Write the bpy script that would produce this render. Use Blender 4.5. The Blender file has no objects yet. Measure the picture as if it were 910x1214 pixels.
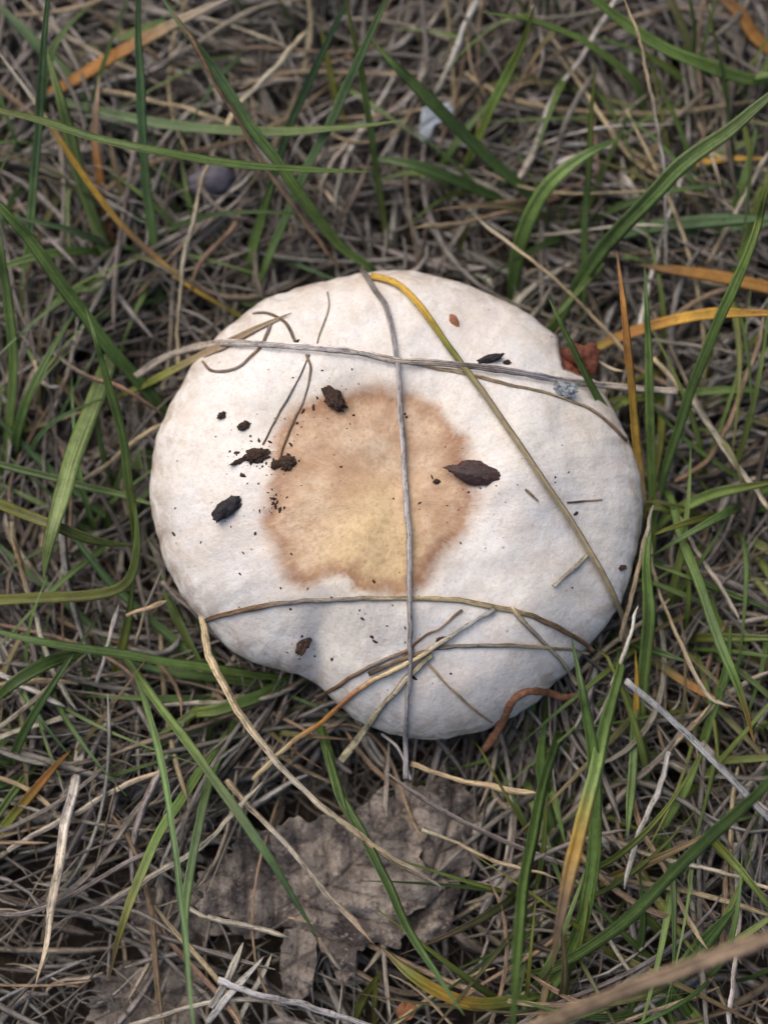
import bpy, math, random
import numpy as np
from mathutils import Vector, noise

random.seed(7)
RNG = np.random.default_rng(11)
S = 0.01                                    # everything below is written in centimetres

# ------------------------------------------------------------------ camera, sky, sun, exposure
sc = bpy.context.scene
TILT = math.radians(9.0)
DIST, FPX, ZC = 22.0, 1420.0, 2.6           # camera distance, focal length in photo pixels, aim height
CAM = np.array([0.0, -DIST * math.sin(TILT), ZC + DIST * math.cos(TILT)])
cam_d = bpy.data.cameras.new('camera')
cam = bpy.data.objects.new('camera', cam_d)
sc.collection.objects.link(cam)
cam.location = CAM * S
cam.rotation_euler = (TILT, 0, 0)
cam_d.sensor_fit = 'VERTICAL'
cam_d.sensor_height = 24.0
cam_d.lens = 24.0 * FPX / 1214.0
cam_d.clip_start, cam_d.clip_end = 0.005, 100.0
cam_d.dof.use_dof = True
cam_d.dof.focus_distance = 0.2135
cam_d.dof.aperture_fstop = 4.2
sc.camera = cam

SUN_EL, SUN_AZ = math.radians(50), math.radians(130)      # azimuth counted from +X, so the light comes from the upper left
w = bpy.data.worlds.new('World'); sc.world = w; w.use_nodes = True
nt = w.node_tree
sky = nt.nodes.new('ShaderNodeTexSky')
sky.sky_type = 'NISHITA'; sky.sun_disc = False
sky.sun_elevation = SUN_EL; sky.sun_rotation = math.pi / 2 - SUN_AZ
sky.air_density = 1.0; sky.dust_density = 6.0; sky.ozone_density = 0.6
bg = nt.nodes['Background']; bg.inputs['Strength'].default_value = 0.135
nt.links.new(sky.outputs[0], bg.inputs[0])
sun_d = bpy.data.lights.new('sun', 'SUN'); sun_d.energy = 1.35; sun_d.angle = math.radians(65); sun_d.color = (1.0, 0.975, 0.95)
sun = bpy.data.objects.new('sun', sun_d); sc.collection.objects.link(sun)
sd = Vector((math.cos(SUN_EL) * math.cos(SUN_AZ), math.cos(SUN_EL) * math.sin(SUN_AZ), math.sin(SUN_EL)))
sun.rotation_euler = sd.to_track_quat('Z', 'Y').to_euler()
sun.location = sd * 2
sc.view_settings.view_transform = 'Standard'
sc.view_settings.look = 'None'
sc.view_settings.gamma = 1.0
sc.view_settings.exposure = -0.02
sc.render.engine = 'CYCLES'
sc.cycles.max_bounces = 4; sc.cycles.diffuse_bounces = 2; sc.cycles.glossy_bounces = 1; sc.cycles.transmission_bounces = 2
sc.cycles.use_denoising = True

# ------------------------------------------------------------------ helpers
COL = sc.collection
ct, st = math.cos(TILT), math.sin(TILT)

def at(px, py, z):
    """survey of the place: the ground-plan point (cm) seen at a photo position, for a thing standing at height z"""
    dx, dy = (px - 455.0) / FPX, -(py - 607.0) / FPX
    d = np.array([dx, dy * ct + st, dy * st - ct])
    k = (z - CAM[2]) / d[2]
    return CAM + d * k

def px_size(z):
    return (CAM[2] - z) / ct / FPX            # cm per photo pixel at height z

def tag(o, label=None, cat=None, group=None, kind=None):
    for k, v in (('label', label), ('category', cat), ('group', group), ('kind', kind)):
        if v: o[k] = v
    return o

def link(name, me, mat, parent=None, loc=None):
    o = bpy.data.objects.new(name, me)
    COL.objects.link(o)
    if mat is not None and not me.materials: me.materials.append(mat)
    if loc is not None: o.location = loc
    if parent is not None: o.parent = parent
    return o

def empty(name, loc):
    o = bpy.data.objects.new(name, None); COL.objects.link(o); o.location = loc
    o.empty_display_size = 0.01
    return o

def mesh_np(name, co, faces, col=None, bl=None, smooth=True):
    """co in cm; faces an (n,4) or (n,3) array"""
    co = np.asarray(co, dtype=np.float32) * S
    faces = np.asarray(faces, dtype=np.int32)
    me = bpy.data.meshes.new(name)
    n, k = faces.shape
    me.vertices.add(len(co)); me.vertices.foreach_set('co', co.ravel())
    me.loops.add(n * k); me.loops.foreach_set('vertex_index', faces.ravel())
    me.polygons.add(n)
    me.polygons.foreach_set('loop_start', np.arange(0, n * k, k, dtype=np.int32))
    me.polygons.foreach_set('loop_total', np.full(n, k, dtype=np.int32))
    me.polygons.foreach_set('use_smooth', np.full(n, smooth, dtype=bool))
    me.update(calc_edges=True)
    if col is not None:
        a = me.attributes.new('Col', 'FLOAT_COLOR', 'POINT')
        c = np.ones((len(co), 4), dtype=np.float32); c[:, :3] = col
        a.data.foreach_set('color', c.ravel())
    if bl is not None:
        a = me.attributes.new('bl', 'FLOAT_VECTOR', 'POINT')
        a.data.foreach_set('vector', np.asarray(bl, dtype=np.float32).ravel())
    return me

def fattr(me, name, vals):
    a = me.attributes.new(name, 'FLOAT', 'POINT')
    a.data.foreach_set('value', np.asarray(vals, dtype=np.float32))

def catmull(pts, n):
    P = np.asarray(pts, dtype=float)
    if len(P) == 2: P = np.vstack([P[0], (P[0] + P[1]) / 2, P[1]])
    ext = np.vstack([2 * P[0] - P[1], P, 2 * P[-1] - P[-2]])
    seg = np.linalg.norm(np.diff(P[:, :2], axis=0), axis=1)
    cum = np.concatenate([[0], np.cumsum(seg)])
    out = []
    for s in np.linspace(0, cum[-1], n):
        i = min(max(np.searchsorted(cum, s, side='right') - 1, 0), len(P) - 2)
        t = (s - cum[i]) / max(seg[i], 1e-9)
        p0, p1, p2, p3 = ext[i], ext[i + 1], ext[i + 2], ext[i + 3]
        out.append(0.5 * ((2 * p1) + (-p0 + p2) * t + (2 * p0 - 5 * p1 + 4 * p2 - p3) * t * t + (-p0 + 3 * p1 - 3 * p2 + p3) * t ** 3))
    return np.array(out)

def vn(x, y, z=0.0, f=1.0):
    return noise.noise(Vector((x * f, y * f, z)))

# ------------------------------------------------------------------ materials
class NT:
    def __init__(s, name):
        s.m = bpy.data.materials.new(name); s.m.use_nodes = True
        s.t = s.m.node_tree; s.t.nodes.clear()
        s.out = s.n('ShaderNodeOutputMaterial')
    def n(s, typ, **kw):
        nd = s.t.nodes.new(typ)
        for k, v in kw.items():
            if k.startswith('i_'):
                key = k[2:]
                key = int(key) if key.isdigit() else key.replace('_', ' ')
                nd.inputs[key].default_value = v
            else: setattr(nd, k, v)
        return nd
    def l(s, a, b): s.t.links.new(a, b)
    def math(s, op, a, b=None, c=None, clamp=False):
        nd = s.n('ShaderNodeMath', operation=op, use_clamp=clamp)
        for i, v in enumerate((a, b, c)):
            if v is None: continue
            if isinstance(v, (int, float)): nd.inputs[i].default_value = v
            else: s.l(v, nd.inputs[i])
        return nd.outputs[0]
    def ramp(s, fac, stops, interp='LINEAR'):
        r = s.n('ShaderNodeValToRGB'); r.color_ramp.interpolation = interp
        e = r.color_ramp.elements
        while len(e) < len(stops): e.new(0.5)
        for el, (p, c) in zip(e, stops):
            el.position = p; el.color = (*c, 1) if not isinstance(c, (int, float)) else (c, c, c, 1)
        s.l(fac, r.inputs[0]); return r.outputs[0]
    def mix(s, fac, a, b, mode='MIX'):
        m = s.n('ShaderNodeMix', data_type='RGBA', blend_type=mode)
        for v, i in ((fac, 0), (a, 6), (b, 7)):
            if isinstance(v, (int, float)): m.inputs[i].default_value = v
            elif isinstance(v, tuple): m.inputs[i].default_value = (*v, 1)
            else: s.l(v, m.inputs[i])
        return m.outputs[2]
    def noise(s, vec, scale, detail=3, rough=0.55, dist=0.0):
        nd = s.n('ShaderNodeTexNoise', i_Scale=scale, i_Detail=detail, i_Roughness=rough, i_Distortion=dist)
        if vec is not None: s.l(vec, nd.inputs['Vector'])
        return nd.outputs[0]

def blade_material(name, translucency, rough, vein, mottle, spec):
    k = NT(name)
    col = k.n('ShaderNodeAttribute', attribute_name='Col').outputs['Color']
    bl = k.n('ShaderNodeAttribute', attribute_name='bl')
    sx = k.n('ShaderNodeSeparateXYZ'); k.l(bl.outputs['Vector'], sx.inputs[0])
    def uv(a, b):
        c = k.n('ShaderNodeCombineXYZ')
        k.l(k.math('MULTIPLY', sx.outputs[0], a), c.inputs[0]); k.l(k.math('MULTIPLY', sx.outputs[1], b), c.inputs[1])
        k.l(sx.outputs[2], c.inputs[2]); return c.outputs[0]
    streak = k.noise(uv(4.2, 0.30), 1.0, 2, 0.6)
    blotch = k.noise(uv(0.8, 2.6), 1.0, 3, 0.7)
    fine = k.noise(uv(3.0, 11.0), 1.0, 1, 0.6)
    f1 = k.ramp(streak, [(0.36, 1.0 - vein), (0.5, 1.0), (0.64, 1.0 + vein * 0.7)])
    c = k.mix(1.0, col, f1, 'MULTIPLY')
    f2 = k.ramp(blotch, [(0.36, 1.0 - mottle), (0.5, 1.0), (0.66, 1.0 + mottle * 0.5)])
    c = k.mix(1.0, c, f2, 'MULTIPLY')
    dots = k.ramp(fine, [(0.30, 0.25), (0.42, 1.0)])
    c = k.mix(min(1.0, mottle * 1.6), c, k.mix(1.0, c, dots, 'MULTIPLY'))
    # a paler line along the middle of the leaf
    mid = k.math('ABSOLUTE', sx.outputs[0])
    rib = k.ramp(mid, [(0.0, 1.0), (0.13, 0.0)])
    c = k.mix(k.math('MULTIPLY', rib, 0.35 * vein / 0.3), c, k.mix(1.0, c, (1.45, 1.4, 1.35), 'MULTIPLY'))
    p = k.n('ShaderNodeBsdfPrincipled', i_Roughness=rough)
    p.inputs['Specular IOR Level'].default_value = spec
    k.l(c, p.inputs['Base Color'])
    bmp = k.n('ShaderNodeBump', i_Strength=0.35, i_Distance=0.00025)
    k.l(k.math('ADD', streak, k.math('MULTIPLY', blotch, 0.5)), bmp.inputs['Height']); k.l(bmp.outputs[0], p.inputs['Normal'])
    if translucency:
        tr = k.n('ShaderNodeBsdfTranslucent'); k.l(c, tr.inputs['Color'])
        mx = k.n('ShaderNodeMixShader'); mx.inputs[0].default_value = translucency
        k.l(p.outputs[0], mx.inputs[1]); k.l(tr.outputs[0], mx.inputs[2]); k.l(mx.outputs[0], k.out.inputs[0])
    else: k.l(p.outputs[0], k.out.inputs[0])
    return k.m

M_GREEN = blade_material('green_blade', 0.34, 0.42, 0.42, 0.2, 0.4)
M_DRY = blade_material('dry_blade', 0.10, 0.65, 0.30, 0.25, 0.25)
M_STRAW = blade_material('straw', 0.0, 0.8, 0.5, 0.5, 0.2)

def rough_material(name, stops, scale, bump, rough=0.9, detail=6, bscale=None, bdist=0.0006, spec=0.2):
    k = NT(name)
    tc = k.n('ShaderNodeTexCoord').outputs['Object']
    n1 = k.noise(tc, scale, detail, 0.65, 0.4)
    n2 = k.noise(tc, scale * 5.3, 3, 0.6)
    f = k.math('ADD', k.math('MULTIPLY', n1, 0.72), k.math('MULTIPLY', n2, 0.28))
    c = k.ramp(f, stops)
    p = k.n('ShaderNodeBsdfPrincipled', i_Roughness=rough); p.inputs['Specular IOR Level'].default_value = spec
    k.l(c, p.inputs['Base Color'])
    b = k.n('ShaderNodeBump', i_Strength=bump, i_Distance=bdist)
    k.l(k.noise(tc, bscale or scale * 3, 5, 0.7), b.inputs['Height']); k.l(b.outputs[0], p.inputs['Normal'])
    k.l(p.outputs[0], k.out.inputs[0])
    return k.m

M_SOIL = rough_material('soil', [(0.3, (0.012, 0.009, 0.007)), (0.5, (0.035, 0.026, 0.019)), (0.68, (0.075, 0.056, 0.042))], 180, 0.9, 0.95, bdist=0.002)
M_CRUMB = rough_material('dark_crumb', [(0.3, (0.022, 0.015, 0.012)), (0.52, (0.075, 0.046, 0.035)), (0.68, (0.18, 0.125, 0.10))], 1500, 0.8, 0.85)
M_PELLET = rough_material('pellet', [(0.3, (0.014, 0.012, 0.014)), (0.55, (0.05, 0.045, 0.05)), (0.75, (0.16, 0.14, 0.14))], 700, 0.8, 0.75)
M_HUSK = rough_material('seed_husk', [(0.3, (0.016, 0.008, 0.008)), (0.55, (0.045, 0.018, 0.016)), (0.75, (0.12, 0.06, 0.05))], 500, 0.5, 0.45, spec=0.5)
M_RUST = rough_material('rust_stalk', [(0.3, (0.085, 0.036, 0.020)), (0.5, (0.19, 0.085, 0.045)), (0.70, (0.33, 0.18, 0.105))], 900, 0.5, 0.55, spec=0.4)
M_RED = rough_material('reddish_scrap', [(0.3, (0.05, 0.016, 0.010)), (0.52, (0.16, 0.055, 0.035)), (0.72, (0.30, 0.14, 0.09))], 350, 0.8, 0.6)
M_SEED = rough_material('orange_seed', [(0.3, (0.16, 0.06, 0.028)), (0.6, (0.34, 0.155, 0.075))], 800, 0.3, 0.5)
M_BLUE = rough_material('blue_grey_flake', [(0.38, (0.04, 0.045, 0.055)), (0.5, (0.24, 0.27, 0.30)), (0.66, (0.55, 0.58, 0.61))], 1100, 0.6, 0.6)
M_PEBBLE = rough_material('pebble', [(0.3, (0.10, 0.09, 0.11)), (0.55, (0.17, 0.155, 0.185)), (0.75, (0.24, 0.20, 0.19))], 150, 0.3, 0.85)
M_CHIP = rough_material('white_chip', [(0.3, (0.17, 0.20, 0.23)), (0.55, (0.33, 0.37, 0.41)), (0.75, (0.45, 0.48, 0.50))], 250, 0.3, 0.7)
def leaf_material():
    k = NT('dead_leaf')
    tc = k.n('ShaderNodeTexCoord').outputs['Object']
    a = k.noise(tc, 60, 6, 0.7, 0.6); b = k.noise(tc, 190, 6, 0.75, 0.3); d = k.noise(tc, 800, 3, 0.7)
    c = k.ramp(b, [(0.32, (0.085, 0.073, 0.066)), (0.46, (0.175, 0.148, 0.128)), (0.56, (0.26, 0.222, 0.190)), (0.70, (0.37, 0.325, 0.28))])
    c = k.mix(k.ramp(a, [(0.50, 0.0), (0.57, 0.9)]), c, k.mix(1.0, c, (0.27, 0.27, 0.30), 'MULTIPLY'))
    c = k.mix(k.ramp(d, [(0.54, 0.0), (0.68, 0.85)]), c, k.mix(1.0, c, (0.30, 0.28, 0.28), 'MULTIPLY'))
    c = k.mix(k.ramp(d, [(0.30, 0.6), (0.42, 0.0)]), c, (0.46, 0.39, 0.32))
    va = k.n('ShaderNodeAttribute', attribute_name='vein').outputs['Fac']
    c = k.mix(k.math('MULTIPLY', va, 0.55), c, (0.10, 0.075, 0.06))
    p = k.n('ShaderNodeBsdfPrincipled', i_Roughness=0.85); p.inputs['Specular IOR Level'].default_value = 0.2
    k.l(c, p.inputs['Base Color'])
    b1 = k.n('ShaderNodeBump', i_Strength=0.6, i_Distance=0.0009); k.l(b, b1.inputs['Height'])
    b2 = k.n('ShaderNodeBump', i_Strength=0.8, i_Distance=0.0006); k.l(d, b2.inputs['Height']); k.l(b1.outputs[0], b2.inputs['Normal'])
    k.l(b2.outputs[0], p.inputs['Normal']); k.l(p.outputs[0], k.out.inputs[0])
    return k.m
M_LEAF = leaf_material()
M_LEAF2 = rough_material('brown_leaf', [(0.30, (0.045, 0.03, 0.026)), (0.5, (0.15, 0.10, 0.085)), (0.68, (0.24, 0.17, 0.14))], 110, 0.8, 0.85, 6, 450, 0.0005)
M_PURPLE = rough_material('purple_leaf', [(0.3, (0.05, 0.022, 0.03)), (0.6, (0.12, 0.055, 0.07))], 200, 0.5, 0.6)
M_STEM = rough_material('mushroom_stem', [(0.3, (0.45, 0.38, 0.30)), (0.6, (0.68, 0.62, 0.54))], 150, 0.4, 0.8)
M_GILL = rough_material('mushroom_gills', [(0.3, (0.40, 0.30, 0.24)), (0.6, (0.55, 0.44, 0.36))], 150, 0.3, 0.8)

def cap_material():
    k = NT('mushroom_cap')
    tc = k.n('ShaderNodeTexCoord').outputs['Object']
    stain = k.n('ShaderNodeAttribute', attribute_name='stain').outputs['Fac']
    wound = k.n('ShaderNodeAttribute', attribute_name='wound').outputs['Fac']
    low = k.noise(tc, 38, 3, 0.5); mid = k.noise(tc, 150, 5, 0.65); hi = k.noise(tc, 650, 4, 0.7); fine = k.noise(tc, 2200, 2, 0.6)
    grain = k.noise(tc, 1250, 3, 0.65)
    rad = k.n('ShaderNodeAttribute', attribute_name='rad').outputs['Vector']
    fib = k.noise(rad, 1.0, 3, 0.7)
    edge = k.n('ShaderNodeAttribute', attribute_name='edge').outputs['Fac']
    cream = k.n('ShaderNodeAttribute', attribute_name='cream').outputs['Fac']
    base = k.ramp(low, [(0.30, (0.775, 0.735, 0.660)), (0.48, (0.790, 0.780, 0.765)), (0.66, (0.745, 0.700, 0.665))])
    base = k.mix(k.ramp(mid, [(0.42, 0.0), (0.70, 0.65)]), base, (0.67, 0.59, 0.50))
    base = k.mix(k.ramp(fib, [(0.48, 0.0), (0.72, 0.24)]), base, (0.64, 0.57, 0.50))
    base = k.mix(k.ramp(hi, [(0.48, 0.0), (0.75, 0.5)]), base, (0.58, 0.50, 0.43))
    base = k.mix(k.ramp(grain, [(0.50, 0.0), (0.72, 0.4)]), base, (0.53, 0.43, 0.38))
    base = k.mix(k.ramp(fine, [(0.53, 0.0), (0.75, 0.4)]), base, (0.52, 0.44, 0.39))
    rimd = k.n('ShaderNodeAttribute', attribute_name='rimd').outputs['Fac']
    scuff = k.noise(tc, 230, 5, 0.7, 0.8)
    base = k.mix(k.math('MULTIPLY', k.ramp(scuff, [(0.56, 0.0), (0.66, 0.45)]), k.ramp(k.noise(tc, 55, 2), [(0.45, 0.0), (0.62, 1.0)])), base, (0.50, 0.38, 0.27))
    base = k.mix(k.math('MULTIPLY', k.ramp(scuff, [(0.42, 0.0), (0.60, 0.75)]), k.ramp(rimd, [(0.86, 0.0), (1.0, 1.0)])), base, (0.33, 0.25, 0.18))
    # stain: signed distance (cm) to its border, worried by noise, sharp here and soft there
    d = k.math('ADD', stain, k.math('MULTIPLY', k.math('SUBTRACT', mid, 0.5), 0.52))
    d = k.math('ADD', d, k.math('MULTIPLY', k.math('SUBTRACT', k.noise(tc, 62, 3, 0.6), 0.5), 0.5))
    d = k.math('ADD', d, k.math('MULTIPLY', k.math('SUBTRACT', hi, 0.5), 0.28))
    d = k.math('ADD', d, k.math('MULTIPLY', k.math('SUBTRACT', grain, 0.5), 0.10))
    t = k.math('MULTIPLY_ADD', d, 1 / 2.4, 2.0 / 2.4, clamp=True)       # -2 .. 0.4 cm
    p = lambda v: (v + 2.0) / 2.4
    inner = k.ramp(k.noise(tc, 110, 4, 0.6), [(0.36, (0.38, 0.225, 0.12)), (0.5, (0.55, 0.385, 0.25)), (0.62, (0.67, 0.53, 0.39))])
    inner = k.mix(cream, inner, (0.70, 0.54, 0.29))
    rim = k.math('MULTIPLY', k.ramp(t, [(p(-0.60), 0.0), (p(-0.32), 0.22), (p(-0.14), 0.95), (p(-0.02), 1.0), (p(0.14), 0.3)]), edge)
    inner = k.mix(rim, inner, k.ramp(mid, [(0.38, (0.31, 0.135, 0.045)), (0.6, (0.21, 0.08, 0.034))]))
    inner = k.mix(k.ramp(hi, [(0.45, 0.0), (0.70, 0.55)]), inner, (0.40, 0.225, 0.125))
    inner = k.mix(k.ramp(grain, [(0.48, 0.0), (0.70, 0.5)]), inner, (0.38, 0.21, 0.115))
    inner = k.mix(k.ramp(fib, [(0.48, 0.0), (0.72, 0.28)]), inner, (0.66, 0.53, 0.42))
    soft = k.math('MULTIPLY_ADD', k.noise(tc, 85, 2, 0.5), 1.5, -0.42, clamp=True)
    soft = k.math('MULTIPLY_ADD', soft, 0.55, 0.08)
    amt = k.math('SUBTRACT', 0.5, k.math('DIVIDE', d, soft), clamp=True)
    amt = k.math('MULTIPLY', k.math('SMOOTHSTEP' if False else 'MULTIPLY', amt, 1.0), 0.95)
    c = k.mix(amt, base, inner)
    halo = k.math('MULTIPLY', k.ramp(t, [(p(-0.05), 0.34), (p(0.38), 0.0)]), 1.0)
    c = k.mix(halo, c, k.mix(1.0, c, (0.93, 0.80, 0.66), 'MULTIPLY'))
    # reddish flesh where the rim is torn
    wd = k.math('ADD', wound, k.math('MULTIPLY', k.math('SUBTRACT', hi, 0.5), 0.16))
    wf = k.ramp(k.math('MULTIPLY_ADD', wd, 1.0, 0.5, clamp=True), [(0.47, 1.0), (0.53, 0.0)])
    wc = k.ramp(hi, [(0.35, (0.13, 0.04, 0.025)), (0.55, (0.27, 0.10, 0.06)), (0.7, (0.40, 0.21, 0.14))])
    c = k.mix(wf, c, wc)
    # grime dots in the skin
    vo = k.n('ShaderNodeTexVoronoi', i_Scale=330.0); k.l(tc, vo.inputs['Vector'])
    dotm = k.math('MULTIPLY', k.ramp(vo.outputs['Distance'], [(0.05, 1.0), (0.12, 0.0)]), k.ramp(k.noise(tc, 120, 2), [(0.56, 0.0), (0.64, 0.5)]))
    c = k.mix(dotm, c, (0.14, 0.09, 0.06))
    bs = k.n('ShaderNodeBsdfPrincipled', i_Roughness=0.5); bs.inputs['Specular IOR Level'].default_value = 0.4
    k.l(c, bs.inputs['Base Color'])
    b0 = k.n('ShaderNodeBump', i_Strength=0.2, i_Distance=0.0005); k.l(fib, b0.inputs['Height'])
    b1 = k.n('ShaderNodeBump', i_Strength=0.30, i_Distance=0.0012); k.l(mid, b1.inputs['Height']); k.l(b0.outputs[0], b1.inputs['Normal'])
    b2 = k.n('ShaderNodeBump', i_Strength=0.35, i_Distance=0.0003); k.l(hi, b2.inputs['Height']); k.l(b1.outputs[0], b2.inputs['Normal'])
    b3 = k.n('ShaderNodeBump', i_Strength=0.30, i_Distance=0.0001); k.l(fine, b3.inputs['Height']); k.l(b2.outputs[0], b3.inputs['Normal'])
    k.l(b3.outputs[0], bs.inputs['Normal'])
    k.l(bs.outputs[0], k.out.inputs[0])
    return k.m
M_CAP = cap_material()

# ------------------------------------------------------------------ ground
def soil_z(x, y):
    return 0.30 * vn(x, y, 0.3, 0.22) + 0.16 * vn(x, y, 4.1, 0.7) + 0.05 * vn(x, y, 9.0, 2.2)

def build_ground():
    g = np.linspace(-1, 1, 181)
    ax = np.sign(g) * (16 * np.abs(g) + 380 * np.abs(g) ** 9)
    n = len(ax)
    co = [(x, y, soil_z(x, y) if max(abs(x), abs(y)) < 40 else soil_z(x, y) * 1.5) for y in ax for x in ax]
    i = np.arange(n * n).reshape(n, n)
    f = np.stack([i[:-1, :-1], i[:-1, 1:], i[1:, 1:], i[1:, :-1]], -1).reshape(-1, 4)
    tag(link('ground', mesh_np('ground', co, f), M_SOIL), kind='structure')
build_ground()

# ------------------------------------------------------------------ mushroom
OUT = [(430, 325), (480, 323), (530, 332), (580, 350), (625, 372), (662, 403), (697, 440), (722, 480), (745, 525), (757, 565), (761, 605),
       (756, 650), (741, 700), (722, 738), (700, 764), (684, 786), (662, 806), (630, 836), (592, 858), (555, 871), (510, 877), (470, 872), (432, 858),
       (402, 838), (379, 815), (358, 801), (330, 795), (295, 782), (262, 760), (240, 735), (215, 705), (195, 665), (183, 620), (178, 585),
       (180, 550), (190, 510), (207, 475), (225, 440), (245, 415), (275, 385), (310, 361), (350, 344), (390, 332)]
STAIN = [(326, 540), (334, 500), (350, 484), (390, 470), (430, 457), (480, 468), (520, 487), (546, 525), (562, 565), (566, 600), (548, 638),
         (524, 664), (503, 690), (480, 704), (440, 706), (420, 701), (412, 688), (385, 690), (360, 697), (341, 690), (327, 655), (318, 620), (318, 580)]
WOUND = [(660, 404), (661, 446), (690, 452), (715, 445), (705, 425), (680, 400)]
GROOVES = [((370, 812), (388, 700), 0.42, 0.24), ((696, 778), (620, 735), 0.2, 0.2), ((735, 545), (690, 510), 0.05, 0.3)]
CC = at(466, 600, 2.6)

def rim_z(px, py):
    return 2.05 - 0.45 * min(max((py - 740) / 130, 0), 1) + 0.12 * min(max((420 - py) / 100, 0), 1)

_w = np.array([at(px, py, rim_z(px, py)) for px, py in OUT])
_dense = catmull(np.vstack([_w, _w[:1]]), 480)
_dense[:, :2] = CC[:2] + (_dense[:, :2] - CC[:2]) * (1 + np.array([0.009 * vn(p[0], p[1], 0, 1.6) + 0.007 * vn(p[0], p[1], 5, 5) for p in _dense]))[:, None]
_ang = np.arctan2(_dense[:, 1] - CC[1], _dense[:, 0] - CC[0]); _rad = np.hypot(_dense[:, 0] - CC[0], _dense[:, 1] - CC[1])
_o = np.argsort(_ang); _ang, _rad, _rz = _ang[_o], _rad[_o], _dense[_o, 2]
_angp = np.concatenate([_ang[-5:] - 2 * math.pi, _ang, _ang[:5] + 2 * math.pi])
_radp = np.concatenate([_rad[-5:], _rad, _rad[:5]]); _rzp = np.concatenate([_rz[-5:], _rz, _rz[:5]])
def rim_at(th): return np.interp(th, _angp, _radp), np.interp(th, _angp, _rzp)

def seg_d(p, a, b):
    a, b, p = np.asarray(a, float), np.asarray(b, float), np.asarray(p, float)
    t = np.clip(np.dot(p - a, b - a) / np.dot(b - a, b - a), 0, 1)
    return np.linalg.norm(p - a - t * (b - a)), t

GRW = [(at(*a, 2.0)[:2], at(*b, 2.6)[:2], dep, wd) for a, b, dep, wd in GROOVES]
WOW = np.array([at(*p, 2.2)[:2] for p in WOUND])
STW = np.array([at(*p, 3.25)[:2] for p in STAIN])
EDGEV = np.array([.75, 1, 1, .95, .7, .5, .7, .95, .9, .75, .55, .9, 1, .7, .75, .8, .85, .7, .9, 1, .6, .85, .7])   # how dark the stain's border is, point by point
CREAM = [(at(432, 652, 3.25)[:2], .85, 1.0), (at(400, 690, 3.2)[:2], .3, .5), (at(452, 590, 3.25)[:2], .42, .45), (at(470, 660, 3.2)[:2], .5, .6)]

def poly_sd(p, P):
    p = np.asarray(p[:2]); A = P; B = np.roll(P, -1, axis=0)
    ab = B - A; t = np.clip(((p - A) * ab).sum(1) / (ab ** 2).sum(1), 0, 1)
    d = np.linalg.norm(p - A - ab * t[:, None], axis=1).min()
    c = ((A[:, 1] > p[1]) != (B[:, 1] > p[1])) & (p[0] < (B[:, 0] - A[:, 0]) * (p[1] - A[:, 1]) / (B[:, 1] - A[:, 1] + 1e-12) + A[:, 0])
    return -d if c.sum() % 2 else d

def cap_top(r, x, y, zr):
    H = 3.75 - zr
    z = zr + H * max(1 - r ** 2.0, 0) ** 0.56
    z -= 0.30 * math.exp(-(r / 0.42) ** 3)
    k = min(1, (1 - r) * 6)
    z += (0.22 * vn(x, y, 1.7, 0.42) + 0.085 * vn(x, y, 6.0, 1.0) + 0.022 * vn(x, y, 2.2, 3.0)) * (0.35 + 0.65 * k)
    for a, b, dep, wd in GRW:
        d, t = seg_d((x, y), a, b)
        z -= dep * (1 - t) * math.exp(-(d / wd) ** 2)
    dw = poly_sd((x, y), WOW)
    if dw < 0.05: z -= 0.22 * min(1, (0.05 - dw) / 0.12) + 0.06 * vn(x, y, 3, 5)
    return z

def cap_z(x, y):
    """height of the cap's skin above a plan point, or None beside the cap"""
    th = math.atan2(y - CC[1], x - CC[0]); R, zr = rim_at(th)
    r = math.hypot(x - CC[0], y - CC[1]) / R
    return cap_top(r, x, y, float(zr)) if r < 0.995 else None

def on_cap(px, py, off=0.0):
    z = 3.0
    for _ in range(6):
        p = at(px, py, z); c = cap_z(p[0], p[1]); z = (c if c is not None else 2.0) + off
    return at(px, py, z)

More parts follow.
